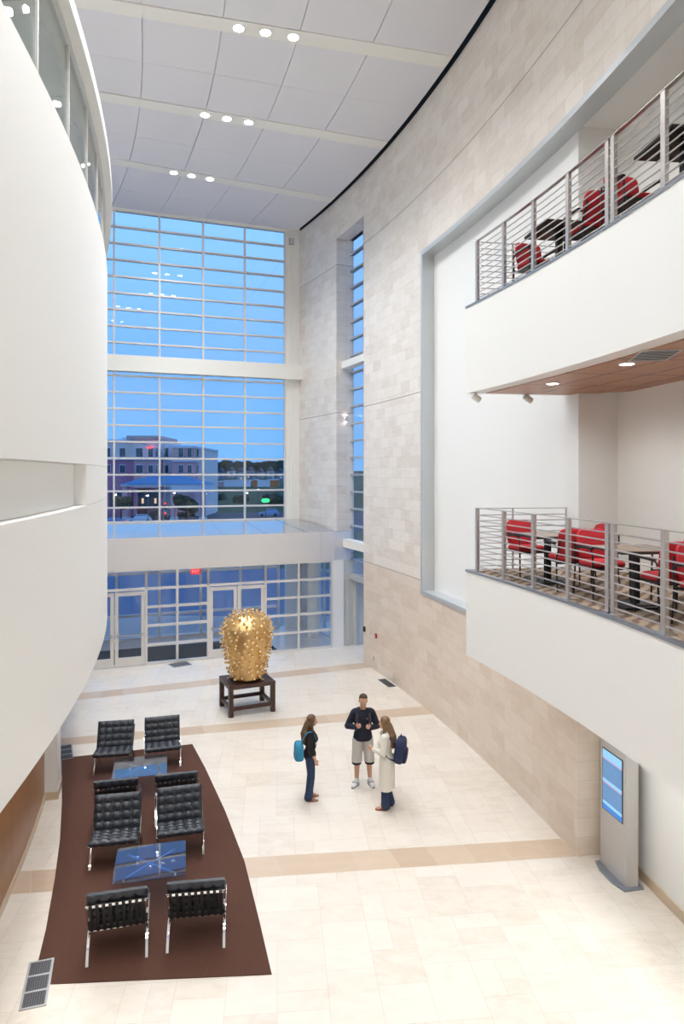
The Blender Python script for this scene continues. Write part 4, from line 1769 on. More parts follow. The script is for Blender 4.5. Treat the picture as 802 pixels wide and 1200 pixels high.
SANDAL = mat('sandal_tan', (0.28, 0.12, 0.06), 0.6)
SANDALR = mat('sandal_red', (0.35, 0.07, 0.04), 0.6)
TURQ = mat('turquoise_cloth', (0.02, 0.21, 0.36), 0.7, bump=0.2, bscale=50)
TURQD = mat('blue_cloth', (0.02, 0.13, 0.45), 0.7)
PACKN = mat('navy_backpack_cloth', (0.014, 0.022, 0.075), 0.75, bump=0.2, bscale=120)
PACKD = mat('dark_backpack_cloth', (0.02, 0.02, 0.028), 0.75)


def face_parts(root, hc, R, sc, k=1.0):
    L = lambda v: (hc + R @ (Vector(v) * k)) * sc
    for s in (-1, 1):
        m = MB()
        v, f = pr_ell(L((s * 0.031, -0.0705, 0.004)), (0.0125, 0.009, 0.0080), R, nu=14, nv=8)
        m.quadset(v, f)
        e = m.build('eye', EYEW, root, smooth=True)
        m = MB()
        v, f = pr_ell(L((s * 0.031, -0.0775, 0.004)), (0.0055, 0.003, 0.0060), R, nu=12, nv=8)
        m.quadset(v, f)
        m.build('iris', EYED, e, smooth=True)
        m = MB()
        v, f = pr_ell(L((s * 0.033, -0.081, 0.026)), (0.019, 0.0055, 0.0036), R, nu=12, nv=8)
        m.quadset(v, f)
        m.build('eyebrow', HAIRM, root, smooth=True)
    m = MB()
    v, f = pr_ell(L((0, -0.0925, -0.058)), (0.023, 0.006, 0.008), R, nu=14, nv=8)
    m.quadset(v, f)
    m.build('mouth', LIP, root, smooth=True)


def leg_prims(hip, knee, ankle, k=1.0, add=0.0):
    calf = Vector(knee).lerp(Vector(ankle), 0.3) + Vector((0, 0.015, 0))
    return [pr_cone(hip, knee, 0.092 * k + add, 0.056 * k + add), pr_cone(knee, calf, 0.055 * k + add, 0.057 * k + add), pr_cone(calf, ankle, 0.056 * k + add, 0.036 * k + add)]


def foot_prims(ankle, yaw, k=1.0, z0=0.0):
    """bare foot: heel, ball, toes"""
    a = Vector(ankle)
    f = Vector((math.sin(yaw), -math.cos(yaw), 0))
    s = Vector((f.y, -f.x, 0))
    g = lambda d, w, z: Vector((a.x, a.y, 0)) + f * d * k + s * w * k + Vector((0, 0, z * k + z0))
    pr = [pr_cone(a, g(-0.035, 0, 0.032), 0.036 * k, 0.032 * k, 12), pr_cone(a, g(0.09, 0, 0.032), 0.036 * k, 0.026 * k, 12),
          pr_cone(g(-0.035, 0, 0.03), g(0.12, 0.018, 0.024), 0.03 * k, 0.024 * k, 12), pr_cone(g(-0.035, 0, 0.03), g(0.115, -0.022, 0.022), 0.03 * k, 0.022 * k, 12)]
    for w, d, r in ((0.032, 0.172, 0.014), (0.012, 0.17, 0.011), (-0.006, 0.163, 0.010), (-0.022, 0.152, 0.0095), (-0.036, 0.138, 0.009)):
        pr.append(pr_cone(g(0.11, w * 0.9, 0.02), g(d, w, 0.014), r * 1.15 * k, r * k, 8))
    return pr


def shoe(root, ankle, yaw, k=1.0):
    a = Vector(ankle)
    f = Vector((math.sin(yaw), -math.cos(yaw), 0))
    s = Vector((f.y, -f.x, 0))
    g = lambda d, w, z: Vector((a.x, a.y, 0)) + f * d * k + s * w * k + Vector((0, 0, z * k))
    pr = [pr_cone(a + Vector((0, 0, 0.0)), g(-0.045, 0, 0.05), 0.048, 0.045), pr_cone(a, g(0.10, 0, 0.045), 0.047, 0.040),
          pr_cone(g(-0.045, 0, 0.04), g(0.15, 0.014, 0.035), 0.045, 0.040), pr_cone(g(-0.045, 0, 0.04), g(0.14, -0.016, 0.035), 0.045, 0.038), pr_cone(g(0.12, 0, 0.036), g(0.19, 0, 0.030), 0.045, 0.036)]
    o = organic('shoe', pr, SHOE, root, 0.008, 3, cuts=[((0, 0, 0.010), (0, 0, -1)), ((0, 0, 0.115), (0, 0, 1))])
    m = MB()
    n = 20
    out = []
    for i in range(n):
        t = 2 * PI * i / n
        d = 0.075 + 0.155 * math.cos(t)
        w = 0.052 * math.sin(t) * (1 - 0.12 * math.cos(t))
        q = g(d, w, 0)
        out.append(q)
    m.poly(out, 0.0, 0.026)
    m.build('sole', SHOEG, o)
    m = MB()
    for k_ in range(4):
        q = g(0.05 + 0.022 * k_, 0, 0.104 - 0.0075 * k_)
        m.bar(q - s * 0.028, q + s * 0.028, 0.009, 0.006)
    m.build('laces', SHOEG, o)
    for sd_ in (-1, 1):
        m = MB()
        m.bar(g(0.02, sd_ * 0.047, 0.05), g(0.10, sd_ * 0.044, 0.075), 0.012, 0.02)
        m.build('side_stripe', SHOEG, o)


def sandal(root, ankle, yaw, mt, k=1.0):
    a = Vector(ankle)
    f = Vector((math.sin(yaw), -math.cos(yaw), 0))
    s = Vector((f.y, -f.x, 0))
    g = lambda d, w, z: Vector((a.x, a.y, 0)) + f * d * k + s * w * k + Vector((0, 0, z))
    m = MB()
    out = []
    for i in range(22):
        t = 2 * PI * i / 22
        out.append(g(0.065 + 0.128 * math.cos(t), 0.045 * math.sin(t) * (1 + 0.16 * math.cos(t)), 0))
    m.poly(out, 0.0, 0.016)
    o = m.build('sandal', mt, root)
    m = MB()
    for sd_ in (-1, 1):
        m.tube([g(0.135, 0.006, 0.03), g(0.11, sd_ * 0.022, 0.05), g(0.06, sd_ * 0.044, 0.035), g(0.045, sd_ * 0.044, 0.012)], 0.006, 6)
    m.build('strap', mt, o, smooth=True)


# ---------------- the man in the middle: hands on the pack straps, looking down
def person_man(loc, rz):
    o = thing('person', 'person in navy sweatshirt and pale shorts holding backpack straps, head bowed', 'person', loc, rz)
    hc = Vector((0.0, -0.055, 1.685))
    R = Matrix.Rotation(math.radians(18), 3, 'X') @ Matrix.Rotation(math.radians(4), 3, 'Y')
    sh = [Vector((s * 0.175, 0.01, 1.435)) for s in (-1, 1)]
    el = [Vector((-0.30, 0.06, 1.165)), Vector((0.30, 0.055, 1.155))]
    wr = [Vector((-0.150, -0.150, 1.205)), Vector((0.130, -0.155, 1.185))]
    hip = [Vector((s * 0.095, 0.015, 0.93)) for s in (-1, 1)]
    kn_p = [Vector((-0.115, -0.005, 0.50)), Vector((0.125, 0.0, 0.50))]
    an = [Vector((-0.125, 0.02, 0.085)), Vector((0.145, 0.035, 0.085))]
    torso = lambda e: [pr_ell((0, 0.02, 0.97), (0.165 + e, 0.115 + e, 0.14 + e)), pr_ell((0, 0.01, 1.14), (0.150 + e, 0.108 + e, 0.16)),
                       pr_ell((0, 0.01, 1.32), (0.175 + e, 0.118 + e, 0.17 + e)), pr_cone(sh[0] + Vector((0.03, 0, 0.01)), sh[1] - Vector((0.03, 0, -0.01)), 0.066 + e, 0.066 + e)]
    arm = lambda e, k=1.0: [q for i in (0, 1) for q in (pr_cone(sh[i], el[i], 0.060 * k + e, 0.046 * k + e), pr_cone(el[i], wr[i], 0.046 * k + e, 0.031 * k + e))]
    pr = torso(0) + arm(0) + [pr_cone((0, 0.005, 1.47), (0, -0.03, 1.62), 0.062, 0.056)] + head_prims(hc, R, 1.05)
    for i in (0, 1):
        pr += leg_prims(hip[i], kn_p[i], an[i])
        pr += foot_prims(an[i], (-0.5, 0.25)[i], z0=0.02)
        s = (1, -1)[i]
        pr += hand(wr[i], Vector((s * 0.35, -0.65, 0.40)), Vector((s * 0.6, 0.75, 0.1)), Vector((s * 0.3, 0.2, 0.9)), 0.95, 1.05)
    organic('body', pr, SKIN, o, 0.0065, 4)
    face_parts(o, hc, R, 1.0, 1.05)
    L = lambda v: hc + R @ (Vector(v) * 1.05)
    organic('hair', [pr_ell(L((0, 0.036, 0.054)), (0.086, 0.090, 0.082), R), pr_ell(L((0, 0.066, -0.005)), (0.078, 0.055, 0.075), R), pr_cone(L((-0.035, -0.030, 0.112)), L((0.035, -0.030, 0.112)), 0.024, 0.024)], HAIRM, o, 0.008, 2)
    sw = torso(0.022) + arm(0.020) + [pr_ell((0, 0.012, 1.01), (0.186, 0.140, 0.14)), pr_ell((0, 0.015, 0.95), (0.198, 0.152, 0.12)), pr_cone((0, 0.01, 1.46), (0, -0.005, 1.515), 0.082, 0.070)]
    organic('sweatshirt', sw, NAVY, o, 0.009, 5, cuts=[((0, 0, 0.905), (0, 0, -1)), ((0, -0.02, 1.535), (0, -0.35, 1))])
    m = MB()
    v, f = pr_ell((0.075, -0.132, 1.36), (0.018, 0.006, 0.012), nu=10, nv=6)
    m.quadset(v, f)
    m.build('chest_emblem', LIP, o)
    for i in (0, 1):
        m = MB()
        d = (wr[i] - el[i]).normalized()
        m.lathe([(0.050, -0.03), (0.052, -0.02), (0.052, 0.012), (0.044, 0.02)], wr[i] - d * 0.02, 16, axis=d)
        m.build('cuff', NAVY, o, smooth=True)
    so = [pr_ell((0, 0.02, 0.95), (0.180, 0.135, 0.12))]
    for i in (0, 1):
        s = (-1, 1)[i]
        so += [pr_cone(hip[i] + Vector((s * 0.008, 0, -0.03)), kn_p[i] + Vector((s * 0.010, 0.01, -0.10)), 0.110, 0.106)]
    organic('shorts', so, SHORTS, o, 0.009, 4, cuts=[((0, 0, 0.475), (0, 0, -1)), ((0, 0, 1.0), (0, 0, 1))])
    for i in (0, 1):
        s = (-1, 1)[i]
        q = kn_p[i] + Vector((s * 0.010, 0.008, 0))
        m = MB()
        m.lathe([(0.088, 0.425), (0.094, 0.43), (0.099, 0.50), (0.088, 0.52)], (q.x, q.y, 0), 24)
        m.build('shorts_lining', BLACKC, o, smooth=True)
        m = MB()
        m.lathe([(0.047, 0.09), (0.049, 0.10), (0.046, 0.135), (0.042, 0.14)], (an[i].x, an[i].y, 0), 16)
        m.build('sock', SHOE, o, smooth=True)
        shoe(o, an[i] + Vector((0, 0, 0.0)), (-0.5, 0.25)[i], 1.0)
    return o


def backpack(name, lab, loc, rz, mt, mt2, straps, tilt=0.0, s=1.0):
    """worn on a back that faces -y"""
    o = thing(name, lab, 'backpack', loc, rz)
    T_ = Matrix.Rotation(tilt, 3, 'X')
    m = MB()
    v, f = pr_ell((0, 0.0, 0), (0.155 * s, 0.095 * s, 0.225 * s), T_, e=0.62, nu=36, nv=20)
    m.quadset(v, f)
    m.build('main_bag', mt, o, smooth=True)
    m = MB()
    v, f = pr_ell(T_ @ Vector((0, 0.085 * s, -0.07 * s)), (0.125 * s, 0.05 * s, 0.125 * s), T_, e=0.6, nu=30, nv=16)
    m.quadset(v, f)
    m.build('front_pocket', mt2, o, smooth=True)
    m = MB()
    m.tube([T_ @ Vector((-0.03, -0.03, 0.215)) * s, T_ @ Vector((-0.02, -0.03, 0.26)) * s, T_ @ Vector((0.02, -0.03, 0.26)) * s, T_ @ Vector((0.03, -0.03, 0.215)) * s], 0.008, 8)
    m.build('grab_loop', mt2, o, smooth=True)
    for pth, ax in straps:
        m = MB()
        m.ribbon(bez(pth, 20), 0.05, 0.012, axis=ax)
        m.build('shoulder_strap', mt2, o, smooth=True)
    return o


ML, MR = px(425.5, 919.5), None
man_rz = math.radians(4)
person_man((ML.x, ML.y, 0.0), man_rz)
q = Matrix.Rotation(man_rz, 3, 'Z') @ Vector((0, 0.235, 1.25))
stp_ = [([(s * 0.10, -0.09, 0.12), (s * 0.115, -0.17, 0.40), (s * 0.125, -0.36, 0.26), (s * 0.135, -0.40, 0.02), (s * 0.135, -0.385, -0.09)], (1, 0, 0)) for s in (-1, 1)]
backpack('backpack', 'dark backpack on the back of the person in the navy sweatshirt, straps showing', (ML.x + q.x, ML.y + q.y, 1.25), man_rz, PACKD, PACKD, stp_)


# ---------------- the two women
def person_woman(loc, rz, H, lab, kind):
    o = thing('person', lab, 'person', loc, rz)
    sc = H / 1.70
    coat = kind == 'coat'
    hc = Vector((0.0, -0.035, 1.585))
    R = Matrix.Rotation(math.radians(6), 3, 'X') @ Matrix.Rotation(math.radians(0), 3, 'Z')
    sh = [Vector((s * 0.150, 0.005, 1.355)) for s in (-1, 1)]
    if coat:      # forearms raised in front, hands together
        el = [Vector((-0.215, -0.02, 1.09)), Vector((0.215, -0.02, 1.09))]
        wr = [Vector((-0.085, -0.235, 1.055)), Vector((0.09, -0.22, 1.11))]
        hd = [(Vector((0.25, -0.9, -0.05)), Vector((0.4, 0.0, 0.85)), Vector((0.9, 0.2, 0.2))), (Vector((-0.3, -0.9, 0.1)), Vector((-0.8, 0.1, 0.3)), Vector((-0.2, 0.2, 0.9)))]
    else:         # arms hanging, slightly bent
        el = [Vector((-0.195, 0.045, 1.075)), Vector((0.20, 0.05, 1.08))]
        wr = [Vector((-0.185, -0.075, 0.86)), Vector((0.19, 0.0, 0.85))]
        hd = [(Vector((0.02, -0.25, -0.95)), Vector((0.85, -0.15, 0.05)), Vector((0.1, -0.95, 0.2))), (Vector((-0.02, -0.1, -0.95)), Vector((-0.85, -0.15, 0.05)), Vector((-0.1, -0.95, 0.2)))]
    hip = [Vector((s * 0.088, 0.01, 0.88)) for s in (-1, 1)]
    kn_p = [Vector((-0.085, -0.015, 0.475)), Vector((0.09, -0.01, 0.475))]
    an = [Vector((-0.085, 0.045, 0.082)), Vector((0.095, 0.01 if coat else 0.0, 0.082))]
    if coat:
        an[1].y = -0.005
        an[0].y = 0.065
    yaw = [-0.08, 0.12]
    torso = lambda e: [pr_ell((0, 0.015, 0.915), (0.160 + e, 0.112 + e, 0.135 + e)), pr_ell((0, 0.0, 1.09), (0.118 + e, 0.088 + e, 0.15)),
                       pr_ell((0, -0.005, 1.25), (0.142 + e, 0.100 + e, 0.15 + e)), pr_cone(sh[0] + Vector((0.03, 0, 0.005)), sh[1] - Vector((0.03, 0, -0.005)), 0.052 + e, 0.052 + e),
                       pr_ell((-0.06, -0.085, 1.235), (0.058 + e, 0.05 + e, 0.058 + e)), pr_ell((0.06, -0.085, 1.235), (0.058 + e, 0.05 + e, 0.058 + e))]
    arm = lambda e, k=1.0, f=1.0: [q for i in (0, 1) for q in (pr_cone(sh[i], el[i], 0.047 * k + e, 0.038 * k + e), pr_cone(el[i], el[i].lerp(wr[i], f), 0.038 * k + e, 0.026 * k + e))]
    pr = torso(0) + arm(0) + [pr_cone((0, 0.005, 1.39), (0, -0.018, 1.52), 0.050, 0.046)] + head_prims(hc, R, 0.98)
    for i in (0, 1):
        pr += leg_prims(hip[i], kn_p[i], an[i], 0.93) + foot_prims(an[i], yaw[i], 0.92, z0=0.014) + hand(wr[i], *hd[i], 0.35, 0.94)
    organic('body', pr, SKIN, o, 0.0065, 4, sc=sc)
    face_parts(o, hc, R, sc, 0.98)
    L = lambda v: hc + R @ Vector(v)
    hair = [pr_ell(L((0, 0.024, 0.038)), (0.086, 0.094, 0.088), R), pr_ell(L((0, 0.055, -0.06)), (0.088, 0.062, 0.11), R),
            pr_cone(L((0, 0.075, -0.06)), (0.0, 0.115, 1.33), 0.075, 0.085), pr_cone((0.0, 0.115, 1.33), (0.0, 0.135, 1.16), 0.080, 0.045),
            pr_cone((-0.05, 0.11, 1.36), (-0.05, 0.125, 1.15), 0.055, 0.030), pr_cone((0.05, 0.11, 1.36), (0.05, 0.125, 1.17), 0.055, 0.030)]
    for s in (-1, 1):
        hair += [pr_cone(L((s * 0.066, 0.0, 0.035)), L((s * 0.082, 0.012, -0.09)), 0.034, 0.034), pr_cone(L((s * 0.082, 0.012, -0.09)), (s * 0.088, -0.03, 1.36), 0.034, 0.030), pr_cone((s * 0.088, -0.03, 1.36), (s * 0.082, -0.085, 1.22), 0.030, 0.014)]
    hm = organic('hair', hair, HAIRL if coat else HAIRB, o, 0.008, 3, sc=sc, shape=lambda v: v + Vector((0, 0.004 * math.sin(v.x * 220), 0)))
    if coat:
        cp = torso(0.024) + arm(0.018, 1.08, 0.97)
        for i in (0, 1):
            cp.append(pr_cone(hip[i] + Vector((0, 0, 0.02)), Vector((hip[i].x * 1.5, 0.02, 0.36)), 0.118, 0.125))
        cp.append(pr_cone((0, 0.02, 0.90), (0, 0.02, 0.36), 0.150, 0.155))
        organic('coat', cp, COAT, o, 0.010, 4, cuts=[((0, 0, 0.40), (0, 0, -1)), ((0, -0.02, 1.425), (0, -0.3, 1))], sc=sc)
        sf = []
        for k in range(12):
            a0, a1 = 2 * PI * k / 12, 2 * PI * (k + 1) / 12
            g_ = lambda a: Vector((0.078 * math.cos(a), -0.012 + 0.075 * math.sin(a), 1.415 + 0.02 * math.sin(a)))
            sf.append(pr_cone(g_(a0), g_(a1), 0.030, 0.030, 10))
        organic('scarf', sf, SCARF, o, 0.009, 3, sc=sc)
    else:
        organic('top', torso(0.016) + arm(0.015, 1.0, 0.50) + [pr_cone((0, 0.0, 1.38), (0, -0.0, 1.41), 0.075, 0.066)], BLACKC, o, 0.009, 4,
                cuts=[((0, 0, 0.845), (0, 0, -1)), ((0, -0.02, 1.415), (0, -0.6, 1))], sc=sc)
    jp = [pr_ell((0, 0.015, 0.89), (0.168, 0.122, 0.12))]
    for i in (0, 1):
        jp += [pr_cone(hip[i], kn_p[i], 0.098, 0.066), pr_cone(kn_p[i], Vector((an[i].x, an[i].y + 0.012, 0.075)), 0.066, 0.083)]
    organic('jeans', jp, DENIM, o, 0.009, 4, cuts=[((0, 0, 0.035), (0, 0, -1)), ((0, 0, 0.99), (0, 0, 1))], sc=sc)
    for i in (0, 1):
        sandal(o, an[i] * sc, yaw[i], SANDALR if coat else SANDAL, 0.95)
    return o


W1 = px(364, 936.5)
w1rz = math.radians(100)
person_woman((W1.x, W1.y, 0), w1rz, 1.61, 'person with long brown hair, black top and jeans, in sandals, turned to the right', 'top')
# shoulder bag behind her hip
Rz = Matrix.Rotation(w1rz, 3, 'Z')
q = Rz @ Vector((-0.10, 0.235, 0.985))
o = thing('tote_bag', 'turquoise tote bag hanging behind the person in the black top', 'bag', (W1.x + q.x, W1.y + q.y, 0.985), w1rz)
m = MB()
v, f = pr_ell((0, 0, 0), (0.19, 0.085, 0.165), None, e=0.55, nu=36, nv=18)
m.quadset([Vector((p.x * (1 + 0.35 * (-p.z) / 0.33), p.y, p.z)) for p in v], f)
m.build('bag_body', TURQ, o, smooth=True)
m = MB()
v, f = pr_ell((0.02, 0.0, -0.095), (0.205, 0.091, 0.072), None, e=0.6, nu=36, nv=12)
m.quadset(v, f)
m.build('lower_panel', TURQD, o, smooth=True)
m = MB()
m.ribbon(bez([(-0.10, -0.03, 0.15), (-0.075, -0.13, 0.42), (-0.045, -0.25, 0.46), (-0.05, -0.34, 0.30), (-0.03, -0.38, 0.12), (0.04, -0.36, -0.05), (0.12, -0.2, -0.12)], 24), 0.035, 0.008, axis=(1, 0, 0))
m.build('shoulder_strap', TURQ, o, smooth=True)

W2 = px(452.5, 946.5)
w2rz = math.radians(-102)
person_woman((W2.x, W2.y, 0), w2rz, 1.69, 'person with long light brown hair in a long off-white coat, jeans and sandals', 'coat')
Rz = Matrix.Rotation(w2rz, 3, 'Z')
q = Rz @ Vector((0.0, 0.27, 1.10))
stw = [([(s * 0.09, -0.085, 0.13), (s * 0.105, -0.19, 0.36), (s * 0.12, -0.34, 0.26), (s * 0.135, -0.385, 0.02), (s * 0.13, -0.25, -0.18), (s * 0.12, -0.06, -0.16)], (1, 0, 0)) for s in (-1, 1)]
backpack('backpack', 'bulging navy blue backpack on the back of the person in the white coat', (W2.x + q.x, W2.y + q.y, 1.10), w2rz, PACKN, PACKN, stw, -0.16, 1.1)
# ================================================================== OUTSIDE, AT DUSK
ASPH = mat('asphalt', (0.10, 0.10, 0.11), 0.8, var=0.25, scale=0.3)
PAVE = mat('outdoor_paving', (0.14, 0.20, 0.27), 0.7, var=0.15, scale=0.5)
GRASS = mat('outdoor_grass', (0.09, 0.13, 0.05), 0.95, var=0.4, scale=0.4)
MAUVE = mat('mauve_render', (0.62, 0.24, 0.36), 0.8, var=0.08, scale=0.3)
MAUVE2 = mat('rose_render', (0.85, 0.45, 0.46), 0.8, var=0.08, scale=0.3)
GREYR = mat('pale_grey_render', (0.98, 0.80, 0.75), 0.8, var=0.06, scale=0.3)
TAUPE = mat('taupe_render', (0.80, 0.50, 0.44), 0.8, var=0.06, scale=0.3)
PALE = mat('pale_trim', (0.90, 0.86, 0.90), 0.7)
ROOFT = mat('blue_metal_roof', (0.10, 0.32, 0.50), 0.5)
ROOFD = mat('dark_roof', (0.10, 0.10, 0.13), 0.8)
WIN = mat('hotel_window', (0.03, 0.07, 0.11), 0.15)
WINL = mat('hotel_window_lit', (0.3, 0.2, 0.1), 0.3, emit=(1.0, 0.72, 0.45), estr=0.9)
REDL = mat('red_light', (0.5, 0.02, 0.02), 0.4, emit=(1.0, 0.06, 0.05), estr=2.5)
GREENL = mat('green_sign_light', (0.02, 0.3, 0.1), 0.4, emit=(0.05, 0.75, 0.25), estr=1.6)
STRL = mat('street_light', (1, 1, 1), 0.4, emit=(1.0, 0.93, 0.85), estr=14.0)
CARW = mat('white_car_paint', (0.85, 0.87, 0.9), 0.3, coat=0.5)
CARB = mat('blue_car_paint', (0.25, 0.40, 0.6), 0.3, coat=0.5)
TYRE = mat('tyre', (0.015, 0.015, 0.016), 0.8)
LEAF = mat('dark_leaves', (0.020, 0.045, 0.018), 0.9, var=0.5, scale=2)
LEAF2 = mat('hill_leaves', (0.012, 0.035, 0.016), 0.9, var=0.5, scale=0.6)
BARK = mat('bark', (0.05, 0.035, 0.025), 0.9)
ORNG = mat('orange_shed', (0.85, 0.22, 0.05), 0.7)
HOUSEW = [mat('house_wall_%s' % n, c, 0.8) for n, c in (('grey', (0.50, 0.48, 0.52)), ('blue', (0.36, 0.40, 0.50)), ('pale', (0.75, 0.68, 0.70)))]

HY = 150.0
ZG = -3.0
g = MB()
NX_ = 40
rowsY = [(-30, -0.36), (29, -0.36), (48, -0.40), (110, ZG), (165, ZG), (200, 2.5), (215, 2.9), (260, 4.6), (300, 7.5), (360, 8.0)]
pts = [(-180 + 360 * i / NX_, y, z) for y, z in rowsY for i in range(NX_ + 1)]
F = [(j * (NX_ + 1) + i, j * (NX_ + 1) + i + 1, (j + 1) * (NX_ + 1) + i + 1, (j + 1) * (NX_ + 1) + i) for j in range(len(rowsY) - 1) for i in range(NX_)]
mi = []
g.quadset(pts, F)
g.mi = [(1 if j < 2 else (2 if j in (2, 4, 5, 6, 7, 8) else 0)) for j in range(len(rowsY) - 1) for i in range(NX_)]
struct(g.build('outside_ground', [ASPH, PAVE, GRASS]))


def pxbox(m, x0, x1, y0, y1, Y, d, mi=0, z0=None):
    a = atY(x0, y0, Y)
    b_ = atY(x1, y1, Y)
    zb = b_.z if z0 is None else z0
    m.box(((a.x + b_.x) / 2, Y + d / 2, (a.z + zb) / 2), (abs(b_.x - a.x), d, abs(a.z - zb)), mi=mi)


ht = thing('hotel_building', 'mauve and grey hotel building across the street, seen through the lower window', 'building', (0, 0, 0))
for nm, x0, x1, y0, y1, dy, d, mt in (
        ('wing', 96, 157, 517, 538, 0, 18, GREYR), ('wing', 96, 157, 538, 612, -0.3, 18.3, MAUVE),
        ('wing', 157, 186, 514, 538, -3, 20, GREYR), ('wing', 157, 186, 538, 572, -3.3, 20.3, MAUVE2),
        ('wing', 186, 202, 521, 612, 2, 16, PALE), ('wing', 202, 228, 524, 540, -2, 18, TAUPE),
        ('wing', 202, 228, 540, 600, -2.3, 18.3, MAUVE2), ('wing', 228, 240, 526, 612, 1, 16, GREYR)):
    m = MB()
    pxbox(m, x0, x1, y0, y1, HY + dy, d)
    m.build(nm, mt, ht)
for x0, x1, y0, y1, dy in ((148, 187, 510.5, 514, -4.2), (95, 158, 515, 517.5, -0.8), (201, 229, 522, 524.5, -2.8), (227, 241, 524.5, 526.5, 0.4), (95, 157, 537, 539, -0.8), (201, 229, 539, 541, -3), (156, 187, 537, 539, -4)):
    m = MB()
    pxbox(m, x0, x1, y0, y1, HY + dy, 16)
    m.build('cornice', PALE if y0 > 511 else TAUPE, ht)
wn = 0
for yy in ((524.5, 536), (544.5, 554.5)):
    for x0, x1, dy in ((104, 110, 0), (124, 129.5, 0), (140, 147, 0), (159, 167.5, -3.3), (173.5, 179.5, -3.3), (182, 185, -3.3), (192, 197.5, 2), (209, 215, -2.3), (219.5, 225, -2.3), (230, 233, 1)):
        m = MB()
        pxbox(m, x0, x1, yy[0], yy[1], HY + dy - 0.45, 0.3)
        f = m.build('window', PALE, ht)
        wn += 1
        m = MB()
        pxbox(m, x0 + 0.5, (x0 + x1) / 2 - 0.15, yy[0] + 0.7, yy[1] - 0.6, HY + dy - 0.55, 0.2)
        pxbox(m, (x0 + x1) / 2 + 0.15, x1 - 0.5, yy[0] + 0.7, yy[1] - 0.6, HY + dy - 0.55, 0.2)
        m.build('pane', WIN, f)
m = MB()
for k, (dx, w_) in enumerate(((0, 1.2), (1.7, 0.7), (2.8, 1.6), (4.8, 1.0), (6.2, 1.2))):
    pxbox(m, 172 + dx, 172 + dx + w_, 523.2, 525.4, HY - 4.0, 0.3)
m.build('red_sign', REDL, ht)  # the hotel's red sign, built as plain glowing blocks without letters
# ground storey: dark glazing with lamps
m = MB()
pxbox(m, 128, 186, 577, 594, HY - 4.2, 0.4)
m.build('shopfront', WIN, ht)
for x in (146, 166, 181):
    m = MB()
    pxbox(m, x, x + 2.2, 584, 590, HY - 4.4, 0.2)
    m.build('lit_window', WINL, ht)
for x in (150, 156.5, 187.5):
    m = MB()
    pxbox(m, x, x + 4, 573, 600, HY - 5.0, 0.8, z0=ZG)
    m.build('pier', MAUVE, ht)

pc = thing('entrance_portico', 'blue roofed drive-through portico in front of the hotel', 'building', (0, 0, 0))
PY = 132.0
a, b_ = atY(141, 567.5, PY), atY(241, 567.5, PY)
ap0, ap1 = atY(176, 557.6, PY + 5), atY(216, 557.6, PY + 5)
m = MB()
m.quadset([(a.x, PY, a.z), (b_.x, PY, a.z), (b_.x, PY + 10, a.z), (a.x, PY + 10, a.z), ap0, ap1],
          [(0, 1, 5, 4), (1, 2, 5), (2, 3, 4, 5), (3, 0, 4), (3, 2, 1, 0)])
m.build('roof', ROOFT, pc)
m = MB()
pxbox(m, 200, 240, 567.5, 577, PY + 0.3, 9)
pxbox(m, 141, 200, 567.5, 570, PY + 0.3, 9)
m.build('fascia', PALE, pc)
for x in (143, 200, 234):
    m = MB()
    pxbox(m, x, x + 6, 567.6, 600, PY + 0.6, 1.2, z0=ZG)
    m.build('pier', MAUVE2, pc)
    m = MB()
    pxbox(m, x - 0.8, x + 6.8, 606, 612, PY + 0.4, 1.6, z0=ZG)
    m.build('pier_base', PALE, pc)


def tree(x, ybase, ytop, Y, w, mt, lab, gr):
    b = atY(x, ybase, Y)
    t = atY(x, ytop, Y)
    h = t.z - b.z
    o = thing('tree', lab, 'tree', (b.x, Y, b.z), 0, gr)
    m = MB()
    m.tube([(0, 0, min(-0.5, ZG - b.z) if Y < 165 else -1.0), (0.05, 0, h * 0.25), (0.0, 0.05, h * 0.6)], [0.16 * w / 3, 0.12 * w / 3, 0.05], 8)
    m.build('trunk', BARK, o, smooth=True)
    bm = bmesh.new()
    rr = random.Random(int(x * 7))
    for k in range(9):
        c = Vector((rr.uniform(-.33, .33) * w, rr.uniform(-.3, .3) * w, h * rr.uniform(0.35, 0.8)))
        r = w * rr.uniform(0.22, 0.34)
        res = bmesh.ops.create_icosphere(bm, subdivisions=2, radius=r, matrix=Matrix.Translation(c) @ Matrix.Diagonal((1, 1, min(1.0, (h - c.z) / r), 1)))
        for v in res['verts']:
            v.co += Vector((rr.uniform(-1, 1), rr.uniform(-1, 1), rr.uniform(-1, 1))) * r * 0.16
    me = bpy.data.meshes.new('foliage')
    bm.to_mesh(me)
    bm.free()
    me.materials.append(mt)
    f = bpy.data.objects.new('foliage', me)
    C.objects.link(f)
    f.parent = o


for x, yb, yt, Y, w_, lb in ((142, 604, 578, 128, 3.4, 'dark young tree in front of the hotel shopfront, left of the portico'), (219, 604, 579, 128, 4.0, 'dark tree under the portico front beside the pier'),
                             (259, 598, 577, 182, 3.6, 'dark broad tree on the verge right of the hotel'), (282, 596, 580, 178, 4.0, 'dark broad tree on the verge under the sheds'), (321, 596, 578, 175, 5.0, 'dark tree on the verge nearest the window column')):
    tree(x, yb, yt, Y, w_, LEAF, lb, 'street trees')
bm = bmesh.new()
rr = random.Random(4)
for i in range(70):
    c = atY(236 + i * 1.6 + rr.uniform(-1, 1), 549, 300 + rr.uniform(0, 14))
    r = rr.uniform(1.6, 3.2)
    res = bmesh.ops.create_icosphere(bm, subdivisions=2, radius=r, matrix=Matrix.Translation((c.x, c.y, 8.2 + rr.uniform(0, 1.6))))
    for v in res['verts']:
        v.co += Vector((rr.uniform(-1, 1), rr.uniform(-1, 1), rr.uniform(-1, 1))) * r * 0.18
